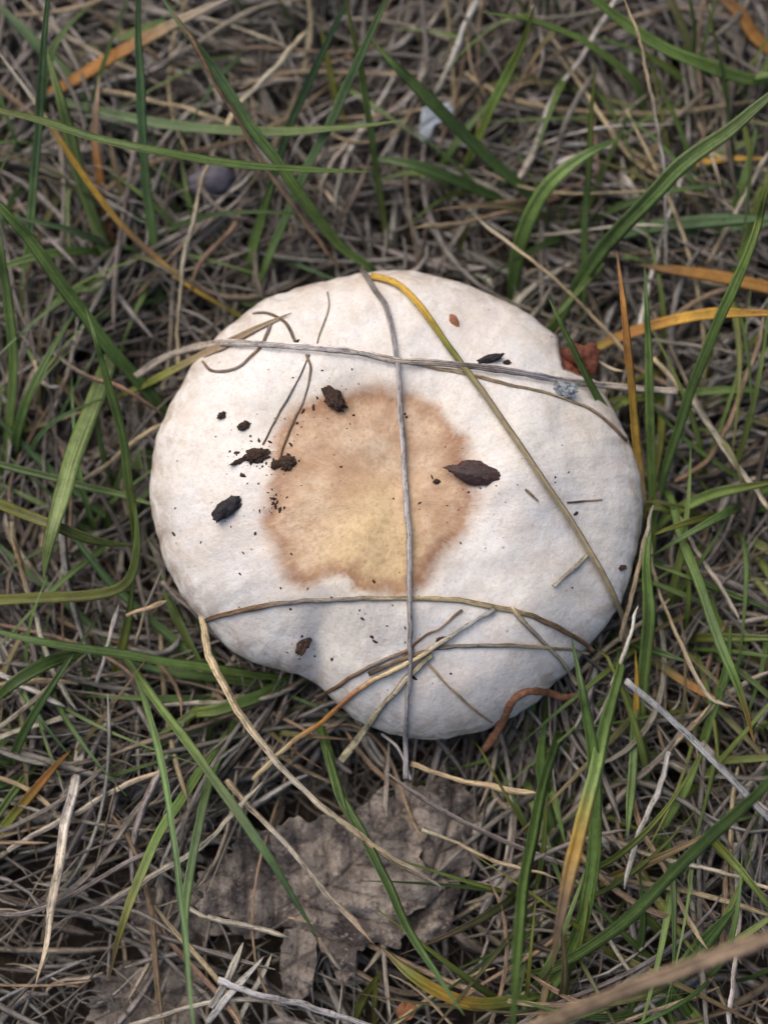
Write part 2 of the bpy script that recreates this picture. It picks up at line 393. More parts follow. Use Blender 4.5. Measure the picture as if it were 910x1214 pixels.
def build_mushroom():
    root = empty('mushroom', (CC[0] * S, CC[1] * S, 0))
    tag(root, 'large cream white mushroom with a brown stained centre, lying among grass', 'mushroom')
    NT_, NR = 360, 110
    co, stain, wound = [], [], []
    ths = np.linspace(-math.pi, math.pi, NT_, endpoint=False)
    rs = np.sin(np.linspace(0.0, 1, NR) * math.pi / 2); rs[0] = 0.004
    prof = [(0.992, -0.16), (0.965, -0.28), (0.92, -0.34), (0.85, -0.30), (0.6, -0.12), (0.22, 0.05)]
    for r in rs:
        for th in ths:
            R, zr = rim_at(th); x, y = CC[0] + r * R * math.cos(th), CC[1] + r * R * math.sin(th)
            co.append((x, y, cap_top(r, x, y, float(zr))))
            stain.append(poly_sd((x, y), STW) if r < 0.75 else 2.0); wound.append(poly_sd((x, y), WOW) if abs(th - 0.75) < 0.8 and r > .5 else 2.0)
    nt_ = len(rs)
    for rr, dz in prof:
        for th in ths:
            R, zr = rim_at(th); x, y = CC[0] + rr * R * math.cos(th), CC[1] + rr * R * math.sin(th)
            co.append((x, y, float(zr) + dz)); stain.append(2.0); wound.append(2.0)
    rows = nt_ + len(prof)
    i = np.arange(rows * NT_).reshape(rows, NT_); j = np.roll(i, -1, axis=1)
    f = np.stack([i[:-1], i[1:], j[1:], j[:-1]], -1).reshape(-1, 4)
    off = np.array([CC[0], CC[1], 0])
    me = mesh_np('cap', np.array(co) - off, f)
    fattr(me, 'stain', stain); fattr(me, 'wound', wound)
    cw = np.array(co)
    dd = 1 / (((cw[:, None, :2] - STW[None]) ** 2).sum(2) + 0.02) ** 2
    fattr(me, 'rimd', np.concatenate([np.repeat(rs, NT_), np.ones(len(prof) * NT_)]))
    fattr(me, 'edge', (dd * EDGEV[None]).sum(1) / dd.sum(1))
    fattr(me, 'cream', np.clip(sum(a * np.exp(-((cw[:, :2] - p) ** 2).sum(1) / q ** 2) for p, q, a in CREAM), 0, .9))
    th = np.arctan2(cw[:, 1] - CC[1], cw[:, 0] - CC[0]); rr = np.hypot(cw[:, 0] - CC[0], cw[:, 1] - CC[1])
    ra = me.attributes.new('rad', 'FLOAT_VECTOR', 'POINT')
    ra.data.foreach_set('vector', np.stack([np.cos(th) * 26 + .5 * np.sin(rr * 2.2), np.sin(th) * 26 + .5 * np.cos(rr * 1.7), rr * 2.6], -1).astype(np.float32).ravel())
    link('cap', me, M_CAP, root)
    # stem, with a swollen foot in the soil
    co = []
    for z, r in ((-0.6, 0.6), (0.0, 1.0), (0.6, 1.05), (1.2, 0.95), (1.8, 1.0), (2.25, 1.3)):
        for k in range(40):
            a = k / 40 * 2 * math.pi; q = r * (1 + 0.06 * vn(math.cos(a), math.sin(a), z, 2))
            co.append((q * math.cos(a), q * math.sin(a), z))
    i = np.arange(240).reshape(6, 40); j = np.roll(i, -1, axis=1)
    link('stem', mesh_np('stem', co, np.stack([i[:-1], j[:-1], j[1:], i[1:]], -1).reshape(-1, 4)), M_STEM, root)
    # gill plates hanging under the cap, from the stem to the rim
    co, f = [], []
    for k in range(150):
        th = -math.pi + 2 * math.pi * (k + .5) / 150; R, zr = rim_at(th); R, zr = float(R), float(zr)
        tx, ty = -math.sin(th) * 0.025, math.cos(th) * 0.025
        b = len(co)
        for s in (-1, 1):
            for q, zt, zb in ((0.22, 2.25, 1.95), (0.55, zr - .05, zr - .55), (0.90, zr - .31, zr - .42)):
                for z in (zt, zb): co.append((q * R * math.cos(th) + s * tx, q * R * math.sin(th) + s * ty, z))
        for s in (0, 6):
            f += [(b + s, b + s + 2, b + s + 3, b + s + 1), (b + s + 2, b + s + 4, b + s + 5, b + s + 3)]
        f += [(b + 1, b + 3, b + 9, b + 7), (b + 3, b + 5, b + 11, b + 9)]
    tag(link('gills', mesh_np('gills', co, f, smooth=False), M_GILL, root), kind='stuff')
build_mushroom()

# ------------------------------------------------------------------ blades and straws
PAL = dict(g=(0.145, 0.225, 0.056), G=(0.092, 0.155, 0.042), b=(0.130, 0.215, 0.085), l=(0.20, 0.28, 0.088), o=(0.42, 0.20, 0.055), y=(0.50, 0.30, 0.05),
           v=(0.185, 0.200, 0.038), t=(0.40, 0.315, 0.195), w=(0.50, 0.47, 0.42), n=(0.20, 0.125, 0.075), k=(0.075, 0.052, 0.042), s=(0.36, 0.345, 0.34),
           m=(0.225, 0.20, 0.175), r=(0.30, 0.14, 0.075), p=(0.42, 0.375, 0.295), e=(0.30, 0.21, 0.14), a=(0.36, 0.34, 0.23))

def strip(P, half, colors, shape, roll=0.0, seed=0.0, lump=0.0):
    """solid leaf or stalk swept along P (n,3 cm); half widths (n,), colours (n,3)"""
    n = len(P)
    T = np.gradient(P, axis=0); T /= np.linalg.norm(T, axis=1)[:, None] + 1e-9
    up = np.array([0, 0, 1.0]); side = np.cross(T, up)
    bad = np.linalg.norm(side, axis=1) < 0.15
    side[bad] = np.nan
    if bad.all(): side[:] = (1, 0, 0)
    else:
        idx = np.where(~bad)[0]
        for i in np.where(bad)[0]: side[i] = side[idx[np.argmin(abs(idx - i))]]
    side -= T * (side * T).sum(1)[:, None]; side /= np.linalg.norm(side, axis=1)[:, None] + 1e-9
    nor = np.cross(side, T)
    if np.ndim(roll) == 0: roll = np.full(n, roll)
    c, s_ = np.cos(roll)[:, None], np.sin(roll)[:, None]
    side, nor = side * c + nor * s_, nor * c - side * s_
    if shape == 'leaf':
        sec = [(-1, .34), (-.5, .10), (0, -.05), (.5, .10), (1, .34), (.5, -.10), (0, -.30), (-.5, -.10)]
    elif shape == 'flat':
        sec = [(-1, .12), (-.5, .12), (0, .03), (.5, .12), (1, .12), (.5, -.08), (0, -.14), (-.5, -.08)]
    else:
        sec = [(math.cos(a), .52 * math.sin(a)) for a in np.arange(8) * -math.pi / 4]
    sec = np.array(sec); K = len(sec)
    co = P[:, None, :] + side[:, None, :] * (sec[None, :, 0:1] * half[:, None, None]) + nor[:, None, :] * (sec[None, :, 1:2] * half[:, None, None])
    L = np.concatenate([[0], np.cumsum(np.linalg.norm(np.diff(P, axis=0), axis=1))])
    bl = np.stack([np.broadcast_to(sec[None, :, 0], (n, K)), np.broadcast_to(L[:, None], (n, K)), np.full((n, K), seed)], -1)
    col = np.repeat(colors[:, None, :], K, axis=1)
    i = np.arange(n * K).reshape(n, K); j = np.roll(i, -1, axis=1)
    f = np.stack([i[:-1], i[1:], j[1:], j[:-1]], -1).reshape(-1, 4)
    cap_f = [i[0, [0, 1, 2, 3]], i[0, [0, 3, 4, 7]], i[0, [7, 4, 5, 6]], i[-1, [3, 2, 1, 0]], i[-1, [7, 4, 3, 0]], i[-1, [6, 5, 4, 7]]]
    return co.reshape(-1, 3), np.vstack([f, cap_f]), col.reshape(-1, 3), bl.reshape(-1, 3)

def stops(code, n, jit=0.08):
    c = np.array([PAL[k] for k in code]); t = np.linspace(0, 1, n)
    if len(c) == 1: out = np.repeat(c, n, 0)
    else: out = np.stack([np.interp(t, np.linspace(0, 1, len(c)), c[:, q]) for q in range(3)], -1)
    wv = 1 + 0.16 * np.sin(np.linspace(0, RNG.uniform(3, 14), n) + RNG.uniform(0, 6)) + RNG.normal(0, .05, n)
    return out * (1 + RNG.uniform(-jit, jit, 3) * .35) * RNG.uniform(0.88, 1.14) * wv[:, None]

SEED = [0.0]
def blade(name, label, cat, pts, wpx, code, z, shape='leaf', root=True, tip=True, over=None, mat=None, group=None, roll=None, n=None, wob=0.03):
    """one leaf or stalk along surveyed points, root first; z heights spread evenly along it"""
    pp = np.array(pts, float)
    length = np.linalg.norm(np.diff(pp, axis=0), axis=1).sum()
    n = n or int(min(64, max(16, length / 8)))
    Q = catmull(pp, n)
    z = np.atleast_1d(z).astype(float)
    cum = np.linspace(0, 1, n)
    zz = catmull(np.stack([np.linspace(0, 1, len(z)), z], -1), n)[:, 1] if len(z) > 2 else np.interp(cum, np.linspace(0, 1, len(z)), z)
    P = np.array([at(Q[k, 0], Q[k, 1], zz[k]) for k in range(n)])
    if over is not None:                       # rests on the cap where it crosses it
        for _ in range(6):
            for k in range(n):
                c = cap_z(P[k, 0], P[k, 1])
                if c is not None and zz[k] < c + over: zz[k] = c + over
                elif c is not None: zz[k] = max(c + over, zz[k] - 0.5)
            zs = zz.copy(); zs[1:-1] = (zz[:-2] + 2 * zz[1:-1] + zz[2:]) / 4; zz = np.maximum(zz - 0.02, zs) if _ > 2 else zs
            P = np.array([at(Q[k, 0], Q[k, 1], zz[k]) for k in range(n)])
    SEED[0] += 7.31; sd_ = SEED[0]
    L = cum * length * px_size(zz.mean())
    wob2 = wob * (.45 if shape == 'tube' else .12)
    P[:, 0] += [wob * vn(l, sd_, 0.0, 0.9) + wob2 * vn(l, sd_, 2.0, 3.4) for l in L]; P[:, 1] += [wob * vn(l, sd_, 5.0, 0.9) + wob2 * vn(l, sd_, 7.0, 3.4) for l in L]
    wcm = wpx * 0.56 * np.array([px_size(q) for q in zz])
    if shape in ('leaf', 'flat'):
        prof = np.clip(0.72 + 1.2 * cum, 0, 1) if root else np.ones(n)
        if tip: prof = prof * np.clip((1 - cum) / 0.36, 0, 1) ** 0.62
    else:
        prof = 1 - 0.28 * cum if root else 0.9 + 0.1 * np.sin(cum * 9 + sd_)
        if tip: prof = prof * np.clip((1 - cum) / 0.12, 0.12, 1) ** 0.7
    prof = np.maximum(prof, 0.06) * (1 + np.array([0.10 * vn(l, sd_, 8.0, 1.3) + (.24 if mat is None and name == 'straw' else .06) * vn(l, sd_, 9.0, 3.7) for l in L]))
    half = wcm * prof
    cols = stops(code, n)
    if root:                                    # carry the foot down into the soil
        d = P[0] - P[2]; d[2] = 0; d /= np.linalg.norm(d) + 1e-9
        drop = P[0, 2] + 0.35
        ex = []
        for q in (1.0, 0.66, 0.33):
            ex.append(P[0] + d * drop * 0.35 * q + np.array([0, 0, -drop * q ** 1.4]))
        P = np.vstack([ex, P]); half = np.concatenate([half[:1] * .8] * 3 + [half]); cols = np.vstack([cols[:1]] * 3 + [cols])
    nn = len(P)
    if roll is None: roll = random.uniform(-0.5, 0.5)
    rl = roll + 0.35 * np.sin(np.linspace(0, 2.2, nn) + sd_)
    co, f, c, bl = strip(P, half, cols, shape, rl, sd_)
    o0 = P[0].copy()
    mat = mat or (M_GREEN if name == 'grass_leaf' else M_DRY if name == 'dry_grass_leaf' else M_STRAW)
    o = link(name, mesh_np(name, co - o0, f, c, bl), mat, None, o0 * S)
    return tag(o, label, cat, group)

GG = 'green grass blades around the mushroom'
def G(label, pts, w_, code='g', z=(0.5, 2.0, 2.5), **kw):
    kw.setdefault('roll', random.uniform(-.3, .3))
    return blade('grass_leaf', label, 'grass blade', pts, w_ * 1.06, code, z, group=GG, **kw)
def D(label, pts, w_, code='o', z=(0.6, 1.6), **kw):
    kw.setdefault('roll', random.uniform(-.12, .12))
    return blade('dry_grass_leaf', label, 'dry blade', pts, w_, code, z, group='yellowed grass blades', **kw)
def T(label, pts, w_, code='t', z=(1.0, 1.2), **kw):
    kw.setdefault('wob', .07); w_ *= .9
    kw.setdefault('root', False); kw.setdefault('shape', 'tube')
    return blade('straw', label, 'straw', pts, w_, code, z, group='single dry straws', **kw)

# --- upper left
G('long bright green blade running almost level across the top left corner', [(-40, 122), (0, 131), (60, 147), (140, 172), (220, 187), (300, 197), (358, 201), (440, 205)], 12, 'vgggg', (3.4, 4.2, 4.0, 3.2), roll=0.1)
G('upright green blade nearest the top left corner, leaning slightly left', [(25, 430), (30, 340), (37, 260), (42, 190), (48, 125), (52, 60), (58, -10), (62, -60)], 9, 'gbb', (0.5, 3.0, 4.5))
G('straight upright green blade in the top left, rising from above the cap edge', [(192, 370), (182, 290), (172, 210), (168, 140), (165, 60), (164, -10), (164, -50)], 10, 'gbb', (0.5, 2.6, 4.3))
G('wide pale green blade left of the straight upright one, tip near corner', [(152, 362), (140, 330), (115, 270), (92, 200), (76, 130), (62, 80), (56, 60)], 15, 'lll', (0.6, 2.2, 2.6), shape='flat')
G('green blade lying level behind the long bright one, tip pointing right', [(60, 117), (150, 140), (230, 152), (320, 157), (400, 153), (484, 142)], 11, 'bbgg', (1.2, 2.2, 3.4))
G('long green blade slanting down to the cap top, beside a brown straw', [(440, 318), (400, 290), (365, 245), (330, 193), (290, 140), (250, 75), (215, 30), (188, -10)], 12, 'ggbb', (1.6, 3.4, 3.8))
G('dim broad green blade crossing behind in the extreme top left', [(150, 160), (100, 110), (60, 70), (20, 28), (-20, -10)], 12, 'bb', (0.9, 1.5, 1.8))
G('long straight green blade slanting from the top edge down to the cap left', [(298, 365), (310, 330), (325, 290), (355, 220), (385, 160), (408, 110), (435, 50), (462, -10), (475, -50)], 10, 'gbbg', (0.8, 3.2, 4.6))
G('green blade parallel to and left of the long slanting one', [(283, 360), (296, 300), (312, 250), (330, 190), (345, 145), (360, 110), (385, 55), (414, -5), (430, -40)], 9, 'gbb', (0.7, 2.4, 3.6))
G('thin yellowish green blade rising from the top of the cap to the edge', [(462, 312), (455, 265), (447, 210), (440, 160), (432, 110), (420, 50), (409, -10)], 8, 'vgv', (0.6, 2.8, 3.8))
G('broad dark green blade slanting right and down above the cap', [(645, 250), (620, 225), (580, 190), (540, 150), (500, 110), (465, 75), (438, 46)], 14, 'GGg', (1.0, 3.0, 3.4), roll=0.2)
G('dark green blade lying low above the cap, pointing left', [(615, 246), (570, 228), (520, 206), (480, 194), (436, 186)], 13, 'GGG', (0.8, 1.8, 1.6))
G('faint yellow green blade among straw at top centre', [(418, 170), (402, 125), (388, 70), (378, 22)], 7, 'vv', (0.6, 1.4, 1.8))
G('short green blade standing up with its tip at top centre right', [(548, 210), (562, 178), (582, 130), (602, 88), (620, 48), (634, 6)], 11, 'vgv', (0.6, 2.4, 3.6))
G('green blade arching over from top centre towards the right', [(765, 140), (752, 104), (726, 76), (690, 50), (650, 33), (610, 22), (568, 14)], 13, 'ggg', (0.9, 2.6, 2.8))
G('green seedling blade leaning right, just above the cap top', [(535, 325), (543, 300), (552, 272), (560, 250)], 6, 'vv', (0.6, 1.2))
G('dim green blade low in the gap left of the upright one', [(225, 300), (205, 240), (190, 195), (180, 150)], 8, 'bb', (0.5, 1.4))
G('dim green blade slanting to the cap from upper left', [(300, 322), (268, 290), (238, 258), (215, 240)], 8, 'gb', (0.5, 1.5))
G('short green blade standing close to the cap upper left edge', [(285, 368), (300, 300), (312, 255), (325, 215)], 8, 'gg', (0.6, 2.2))
G('leaf green blade crossing low at the top left, half hidden', [(78, 75), (120, 52), (160, 40), (210, 18)], 10, 'vg', (0.8, 1.2))

D('flat orange dry blade in the top left corner, pale at its tip', [(10, 140), (75, 103), (130, 70), (200, 32), (240, 12), (275, -4)], 15, 'oootp', (0.9, 1.9, 2.4), shape='flat')
D('thin blade turning from pale straw to yellow, slanting towards the cap', [(290, 378), (270, 366), (215, 332), (165, 287), (130, 250), (92, 197), (60, 150), (30, 105), (-10, 52)], 8, 'vynyypp', (1.0, 2.4, 2.8))
D('upright orange dry blade between green ones in the upper left', [(136, 306), (126, 255), (118, 205), (113, 150), (118, 88)], 9, 'nooet', (0.6, 1.8, 2.0))
T('brown dry stem lying along the slanting green blade above the cap', [(404, 318), (360, 262), (305, 185), (275, 130), (240, 70), (205, 12)], 6, 'nenn', (1.8, 3.3, 4.0))
T('pale straw lying level under the long bright blade, top left', [(120, 107), (200, 124), (270, 148)], 6, 'tt', (1.4, 1.5))
T('short tan straw slanting up at the left of top centre', [(268, 152), (285, 122), (306, 100), (330, 76), (368, 32)], 7, 'tpt', (1.5, 1.9))
T('long tan straw hanging almost upright beside the cap upper left', [(212, 438), (213, 380), (216, 310), (226, 268), (240, 215), (260, 166)], 6, 'tpt', (1.4, 2.2, 1.8))
T('white curved thin straw near the grey pebble', [(188, 276), (225, 258), (262, 234), (302, 203)], 4, 'ww', (1.2, 1.4))
T('whitish stalk slanting down from the top edge, centre', [(515, 112), (540, 60), (566, -6)], 8, 'pww', (1.3, 1.7))
T('brightest white stalk slanting down in the top right', [(612, 214), (640, 155), (662, 108), (700, 45), (735, -8)], 8, 'pwww', (1.2, 1.8))
T('reddish tan straw with its tip just above the cap top', [(664, 234), (600, 251), (545, 265), (490, 272)], 6, 'net', (1.2, 1.7))
T('thin tan straw running down to the cap upper right edge', [(740, 420), (690, 362), (650, 325), (600, 285), (560, 254)], 5, 'tttp', (1.5, 2.1, 1.9))

# --- upper right
G('broad green blade arching across the top right corner', [(905, 96), (880, 93), (840, 80), (790, 60), (740, 30), (698, -4), (670, -25)], 15, 'ggg', (1.6, 2.8, 3.2), roll=0.15)
G('thin dark green upright blade near the right end of the top', [(872, 245), (870, 200), (862, 130), (850, 60), (834, -8)], 7, 'GGv', (0.8, 3.0))
G('broadest bright green blade slanting from the right edge to the cap', [(655, 395), (668, 365), (690, 326), (715, 292), (755, 250), (800, 203), (860, 157), (910, 116), (960, 80)], 17, 'ggll', (1.1, 3.2, 4.4), roll=-0.1)
G('green blade bending over in an arch above the cap upper right', [(606, 362), (610, 312), (625, 262), (650, 221), (690, 187), (735, 164)], 16, 'GggG', (0.7, 2.6, 2.4))
G('short dark olive blade under the broadest bright one', [(680, 262), (700, 238), (732, 220), (765, 192), (786, 163)], 15, 'Gvn', (0.7, 1.7))
G('thin dark upright blade standing above the cap right shoulder', [(690, 375), (692, 300), (695, 230), (700, 150), (705, 72)], 7, 'GGv', (0.7, 3.2))
G('thin dark green stem slanting through the top right straws', [(845, 275), (830, 222), (810, 167), (785, 110), (760, 48)], 7, 'Ggv', (0.7, 2.4))
G('wide bluish green blade lying level near the right edge', [(700, 300), (740, 276), (800, 266), (860, 262), (930, 257)], 15, 'bbb', (0.8, 1.8, 2.2), shape='flat')
G('narrower bluish blade just below the wide bluish one', [(735, 306), (780, 290), (830, 276), (930, 262)], 9, 'bb', (0.7, 1.6))
G('long narrow green blade rising from the cap right side to the edge', [(776, 612), (785, 565), (800, 515), (818, 462), (848, 388), (885, 305), (905, 235), (925, 170)], 11, 'gggv', (0.9, 4.2, 4.8))
G('yellow green blade at the right edge, upper part of frame', [(860, 350), (880, 300), (896, 250), (925, 185)], 10, 'lv', (0.8, 2.8))
G('green upright blade right of the orange one beside the cap', [(766, 710), (772, 640), (771, 560), (770, 500), (769, 440), (767, 380), (763, 308)], 9, 'ggG', (0.7, 2.9, 3.2))
G('narrow green blade with its tip touching the cap upper right', [(752, 545), (735, 515), (702, 462), (672, 402), (648, 350)], 9, 'Ggg', (1.5, 3.5, 3.4))
G('faint green blade level in the top right, behind the white stalk', [(600, 92), (650, 100), (700, 112), (755, 128)], 8, 'vv', (0.7, 1.4))
G('short leaf green blade low at the far right of the top', [(790, 250), (820, 215), (850, 185), (905, 160)], 11, 'vl', (0.6, 1.6))

D('curled orange dry blade in the extreme top right corner', [(930, 75), (895, 45), (875, 15), (840, -12)], 14, 'oon', (1.0, 1.6))
D('short yellow blade lying level in the upper right', [(780, 205), (805, 199), (850, 190), (915, 187)], 9, 'oyy', (1.0, 1.6))
D('orange blade lying level near the right edge, upper of two', [(960, 350), (910, 341), (880, 335), (830, 325), (782, 318), (755, 314)], 14, 'ooon', (1.4, 1.8), shape='flat')
D('orange and olive blade curving from the cap towards the right edge', [(690, 420), (712, 410), (742, 398), (790, 382), (850, 373), (940, 371)], 13, 'voyyo', (1.0, 2.3, 2.8))
D('upright yellow blade pressed against the cap right edge', [(762, 598), (757, 560), (750, 500), (745, 430), (738, 370), (730, 296)], 11, 'tyyoon', (1.6, 3.5, 3.0))
T('long thin pale straw falling from the top edge in the right', [(788, 320), (790, 260), (785, 190), (775, 120), (760, 60), (738, -5)], 6, 'pwtt', (1.5, 3.2, 3.4))
T('tan straw slanting under the broadest green blade', [(790, 215), (755, 192), (720, 146), (690, 105), (655, 58)], 6, 'ttt', (1.4, 1.7))
T('pale yellow straw leaning at the right edge, upper part', [(838, 315), (855, 282), (880, 238), (915, 175)], 7, 'tpp', (1.3, 2.2))
T('grey white straw standing below the broadest green blade', [(755, 400), (770, 330), (790, 262), (815, 195)], 6, 'ww', (1.2, 1.6))
T('wide pale straw lying level above the arching blade', [(655, 196), (700, 180), (770, 160), (840, 105)], 8, 'wpt', (1.3, 1.5))
T('thin curled straw poking out of the cap wound', [(699, 423), (712, 431), (724, 436), (738, 438)], 4, 'pt', (2.2, 2.4))
T('long pale tan straw slanting down at the right edge', [(775, 424), (800, 450), (822, 478), (850, 520), (880, 562), (930, 625)], 8, 'tppt', (1.7, 2.0))
T('brown tan straw leaning left at the right edge, beside cap', [(800, 572), (842, 540), (870, 490), (890, 430), (906, 375)], 7, 'nee', (1.4, 2.0))
T('pale straw lying level at the right edge below the orange blades', [(740, 402), (790, 406), (850, 415), (930, 425)], 6, 'mpp', (1.4, 1.5))

# --- left side
G('broad dark green blade slanting down towards the cap from the left edge', [(225, 530), (200, 492), (160, 446), (120, 400), (80, 345), (40, 290), (0, 245), (-40, 200)], 14, 'GGgg', (0.8, 3.0, 3.6))
G('upright green blade along the left edge, above the middle', [(2, 580), (12, 505), (18, 430), (12, 370), (2, 300), (-6, 250)], 11, 'ggG', (0.6, 2.6, 3.0))
G('widest light green leaf with ribbed face, left of the cap', [(134, 420), (120, 460), (96, 520), (76, 580), (60, 640), (52, 686)], 21, 'lll', (1.3, 3.0, 2.6), shape='flat', roll=0.1)
G('narrow green blade standing in front of the widest leaf', [(155, 700), (161, 650), (155, 590), (145, 520), (130, 460), (115, 410), (101, 366)], 9, 'vgg', (0.9, 3.4, 3.6))
G('dark green blade lying level between left edge and cap', [(-20, 544), (40, 560), (100, 577), (150, 588), (200, 604)], 8, 'GGg', (1.6, 2.0))
G('dim green blade crossing under the widest leaf', [(140, 620), (110, 600), (50, 546), (-10, 490)], 9, 'bb', (0.6, 1.4))
G('dull green blade tinged tan left of the widest leaf', [(15, 516), (50, 504), (100, 488)], 9, 'vt', (0.7, 1.3))
G('olive green blade slanting in from the left edge at mid height', [(-30, 585), (0, 598), (60, 622), (110, 640), (160, 646)], 11, 'vvg', (2.0, 2.8, 2.0), root=False)
G('olive blade coming in level from the left and bending upward', [(-30, 712), (0, 711), (60, 709), (115, 704), (145, 695), (158, 676), (163, 640), (160, 596)], 11, 'vvg', (1.5, 2.4, 2.8), root=False)
G('dark green blade running level to the cap lower left', [(345, 806), (310, 801), (260, 795), (200, 786), (140, 776), (70, 765), (0, 750), (-40, 742)], 11, 'gGGG', (1.0, 2.1, 2.2))
G('arched dark green blade drooping at the left edge', [(118, 774), (80, 779), (40, 796), (10, 815), (-15, 840)], 13, 'GGg', (1.0, 2.4, 1.8))
G('green blade slanting down left of the cap, under the bent olive one', [(255, 800), (215, 765), (170, 725), (130, 690), (90, 640), (60, 610)], 9, 'gbb', (0.8, 1.8))
G('short bright green blade beside the cap lower left', [(240, 790), (225, 760), (208, 730), (192, 698)], 10, 'vl', (0.8, 1.8))
G('green stub bending over beneath the cap lower left edge', [(345, 803), (305, 826), (260, 840), (228, 846), (216, 868)], 13, 'ggv', (1.0, 1.5, 1.2))
G('vertical olive blade with split foot, left of the cap lower half', [(128, 850), (140, 790), (152, 735), (157, 690)], 10, 'vvg', (0.6, 1.8))
G('second green blade running level just under the darker one', [(330, 816), (270, 806), (200, 797), (150, 784)], 9, 'gb', (0.7, 1.4))
G('short dark green stub left of the fan of blades', [(115, 850), (106, 815), (98, 780)], 10, 'GG', (0.6, 1.5))
G('small rounded green leaf half hidden at the cap left edge', [(188, 545), (172, 548), (158, 556)], 26, 'bl', (0.7, 1.1), shape='flat', roll=0.0)
G('green blade from left edge passing beneath the arched dark one', [(-10, 640), (50, 690), (110, 745), (150, 790)], 9, 'bG', (1.2, 1.0))

D('blade turning from green to orange with tip on the cap', [(140, 470), (165, 459), (200, 442), (240, 421), (275, 405), (310, 387), (346, 371)], 9, 'vveet', (1.2, 2.6, 2.8), over=0.05)
D('orange edged green blade at the lower left edge', [(-15, 1010), (10, 975), (30, 950), (60, 915), (84, 890)], 10, 'gvoo', (0.8, 1.6))
T('dark brown dry stem pointing at the cap from the left', [(60, 415), (100, 444), (150, 463), (195, 494)], 7, 'mnk', (1.8, 2.2))
T('pale hooked straw curl left of the cap', [(42, 428), (46, 444), (57, 456), (73, 458)], 6, 'tpw', (1.4, 1.5))
T('pale straw slanting up to the cap left edge', [(80, 582), (100, 568), (140, 540), (198, 498)], 6, 'ptt', (1.4, 1.8))
T('pale straw with a kink hanging at the left edge', [(15, 618), (18, 650), (28, 682), (46, 740), (66, 800), (92, 842)], 7, 'tnppp', (1.7, 1.6))
T('white needle straw standing below the bent olive blade', [(118, 810), (126, 770), (138, 718)], 5, 'ww', (1.4, 2.0))
T('short tan straw leaning on the bent olive blade', [(150, 730), (172, 722), (198, 713)], 6, 'et', (2.2, 2.3))
T('thin tan straw beside the cap lower left, nearly upright', [(160, 765), (172, 722), (192, 674)], 5, 'tp', (1.6, 2.0))
T('pale straw crossing level under the lower left cap edge', [(175, 838), (230, 834), (310, 828), (350, 818)], 6, 'ppm', (1.3, 1.3))
T('dark bent straw beneath the cap left edge', [(192, 690), (212, 712), (240, 738), (262, 760)], 5, 'mm', (1.7, 1.8))
T('pale straw slanting across the lower left corner of grass', [(-10, 880), (40, 862), (90, 846)], 8, 'pp', (1.3, 1.4))
T('white grey straw pointing right at left edge below arch', [(-10, 793), (30, 812), (76, 838)], 7, 'ww', (1.4, 1.4))

# --- lower left and bottom
G('longest thin green blade sloping from the left to the dead leaf', [(148, 778), (160, 795), (195, 845), (240, 905), (280, 960), (320, 1020), (352, 1070), (378, 1116)], 9, 'ggbb', (1.4, 3.4, 2.4))
G('thin green blade hanging down to the bottom edge at left', [(158, 790), (178, 850), (193, 905), (205, 980), (215, 1060), (224, 1150), (232, 1240)], 8, 'gbb', (1.4, 3.0, 4.2))
G('green blade dropping left with a brown withered tip', [(276, 862), (248, 900), (215, 950), (190, 988), (165, 1045), (144, 1100), (128, 1162)], 10, 'gggvn', (0.9, 2.6, 2.2))
G('green blade crossing the hanging one at the lower left', [(282, 858), (256, 905), (238, 970), (226, 1030), (220, 1090), (222, 1170)], 9, 'gbg', (0.8, 2.6, 2.2))
G('dark green blade crossing the dead leaf to the bottom edge', [(380, 866), (390, 905), (404, 945), (430, 992), (455, 1040), (480, 1095), (512, 1148), (550, 1205)], 10, 'gGGb', (1.2, 2.8, 3.4))
G('short green blade lying beside the dark one over the leaf', [(386, 872), (392, 910), (402, 948), (413, 974)], 9, 'gG', (1.2, 2.0))
G('olive green blade curling along the bottom edge, centre', [(640, 1180), (606, 1188), (560, 1190), (520, 1176), (482, 1152), (448, 1120)], 12, 'gvyvn', (0.9, 1.9, 1.6))
G('olive stub growing at the bottom edge under the leaf', [(418, 1212), (432, 1180), (452, 1150)], 11, 'vv', (0.5, 1.2))
G('thin green stem upright at the bottom edge under the leaf', [(444, 1216), (444, 1190), (446, 1158)], 6, 'vv', (0.5, 1.2))
G('green blade fanning out beneath the cap, beside the long straw', [(290, 840), (268, 880), (250, 905), (235, 922)], 9, 'gG', (0.7, 1.4))
T('long tan straw curving from the cap lower left over the leaf', [(238, 730), (246, 765), (262, 806), (300, 868), (350, 928), (420, 986), (480, 1026), (528, 1058)], 9, 'ttptm', (2.2, 2.6, 1.8))
T('tan straw lying aslant on the dead leaf', [(268, 925), (330, 990), (382, 1052), (442, 1118)], 7, 'tppe', (1.5, 1.7))
T('thick beige fibrous stalk standing at the lower left', [(100, 878), (90, 930), (80, 972), (66, 1050), (54, 1110), (42, 1168)], 12, 'pwppt', (1.2, 2.2), shape='flat')
T('grey dead stem along the bottom edge, left of centre', [(260, 1162), (300, 1178), (360, 1192), (460, 1222)], 11, 'sss', (1.4, 1.8))
T('pale straw crossing level at the lower left of the leaf', [(216, 1075), (260, 1090), (342, 1112)], 8, 'pp', (1.4, 1.5))
T('short white straw piece at the bottom, leftmost of three', [(250, 1195), (268, 1160), (290, 1118)], 9, 'wp', (1.3, 1.4), shape='flat')
T('short white straw piece at the bottom, middle of three', [(248, 1210), (280, 1172), (312, 1136)], 8, 'sw', (1.2, 1.6), shape='flat')
T('short white straw piece at the bottom, rightmost of three', [(280, 1216), (300, 1176), (322, 1128)], 9, 'wp', (1.1, 1.2), shape='flat')
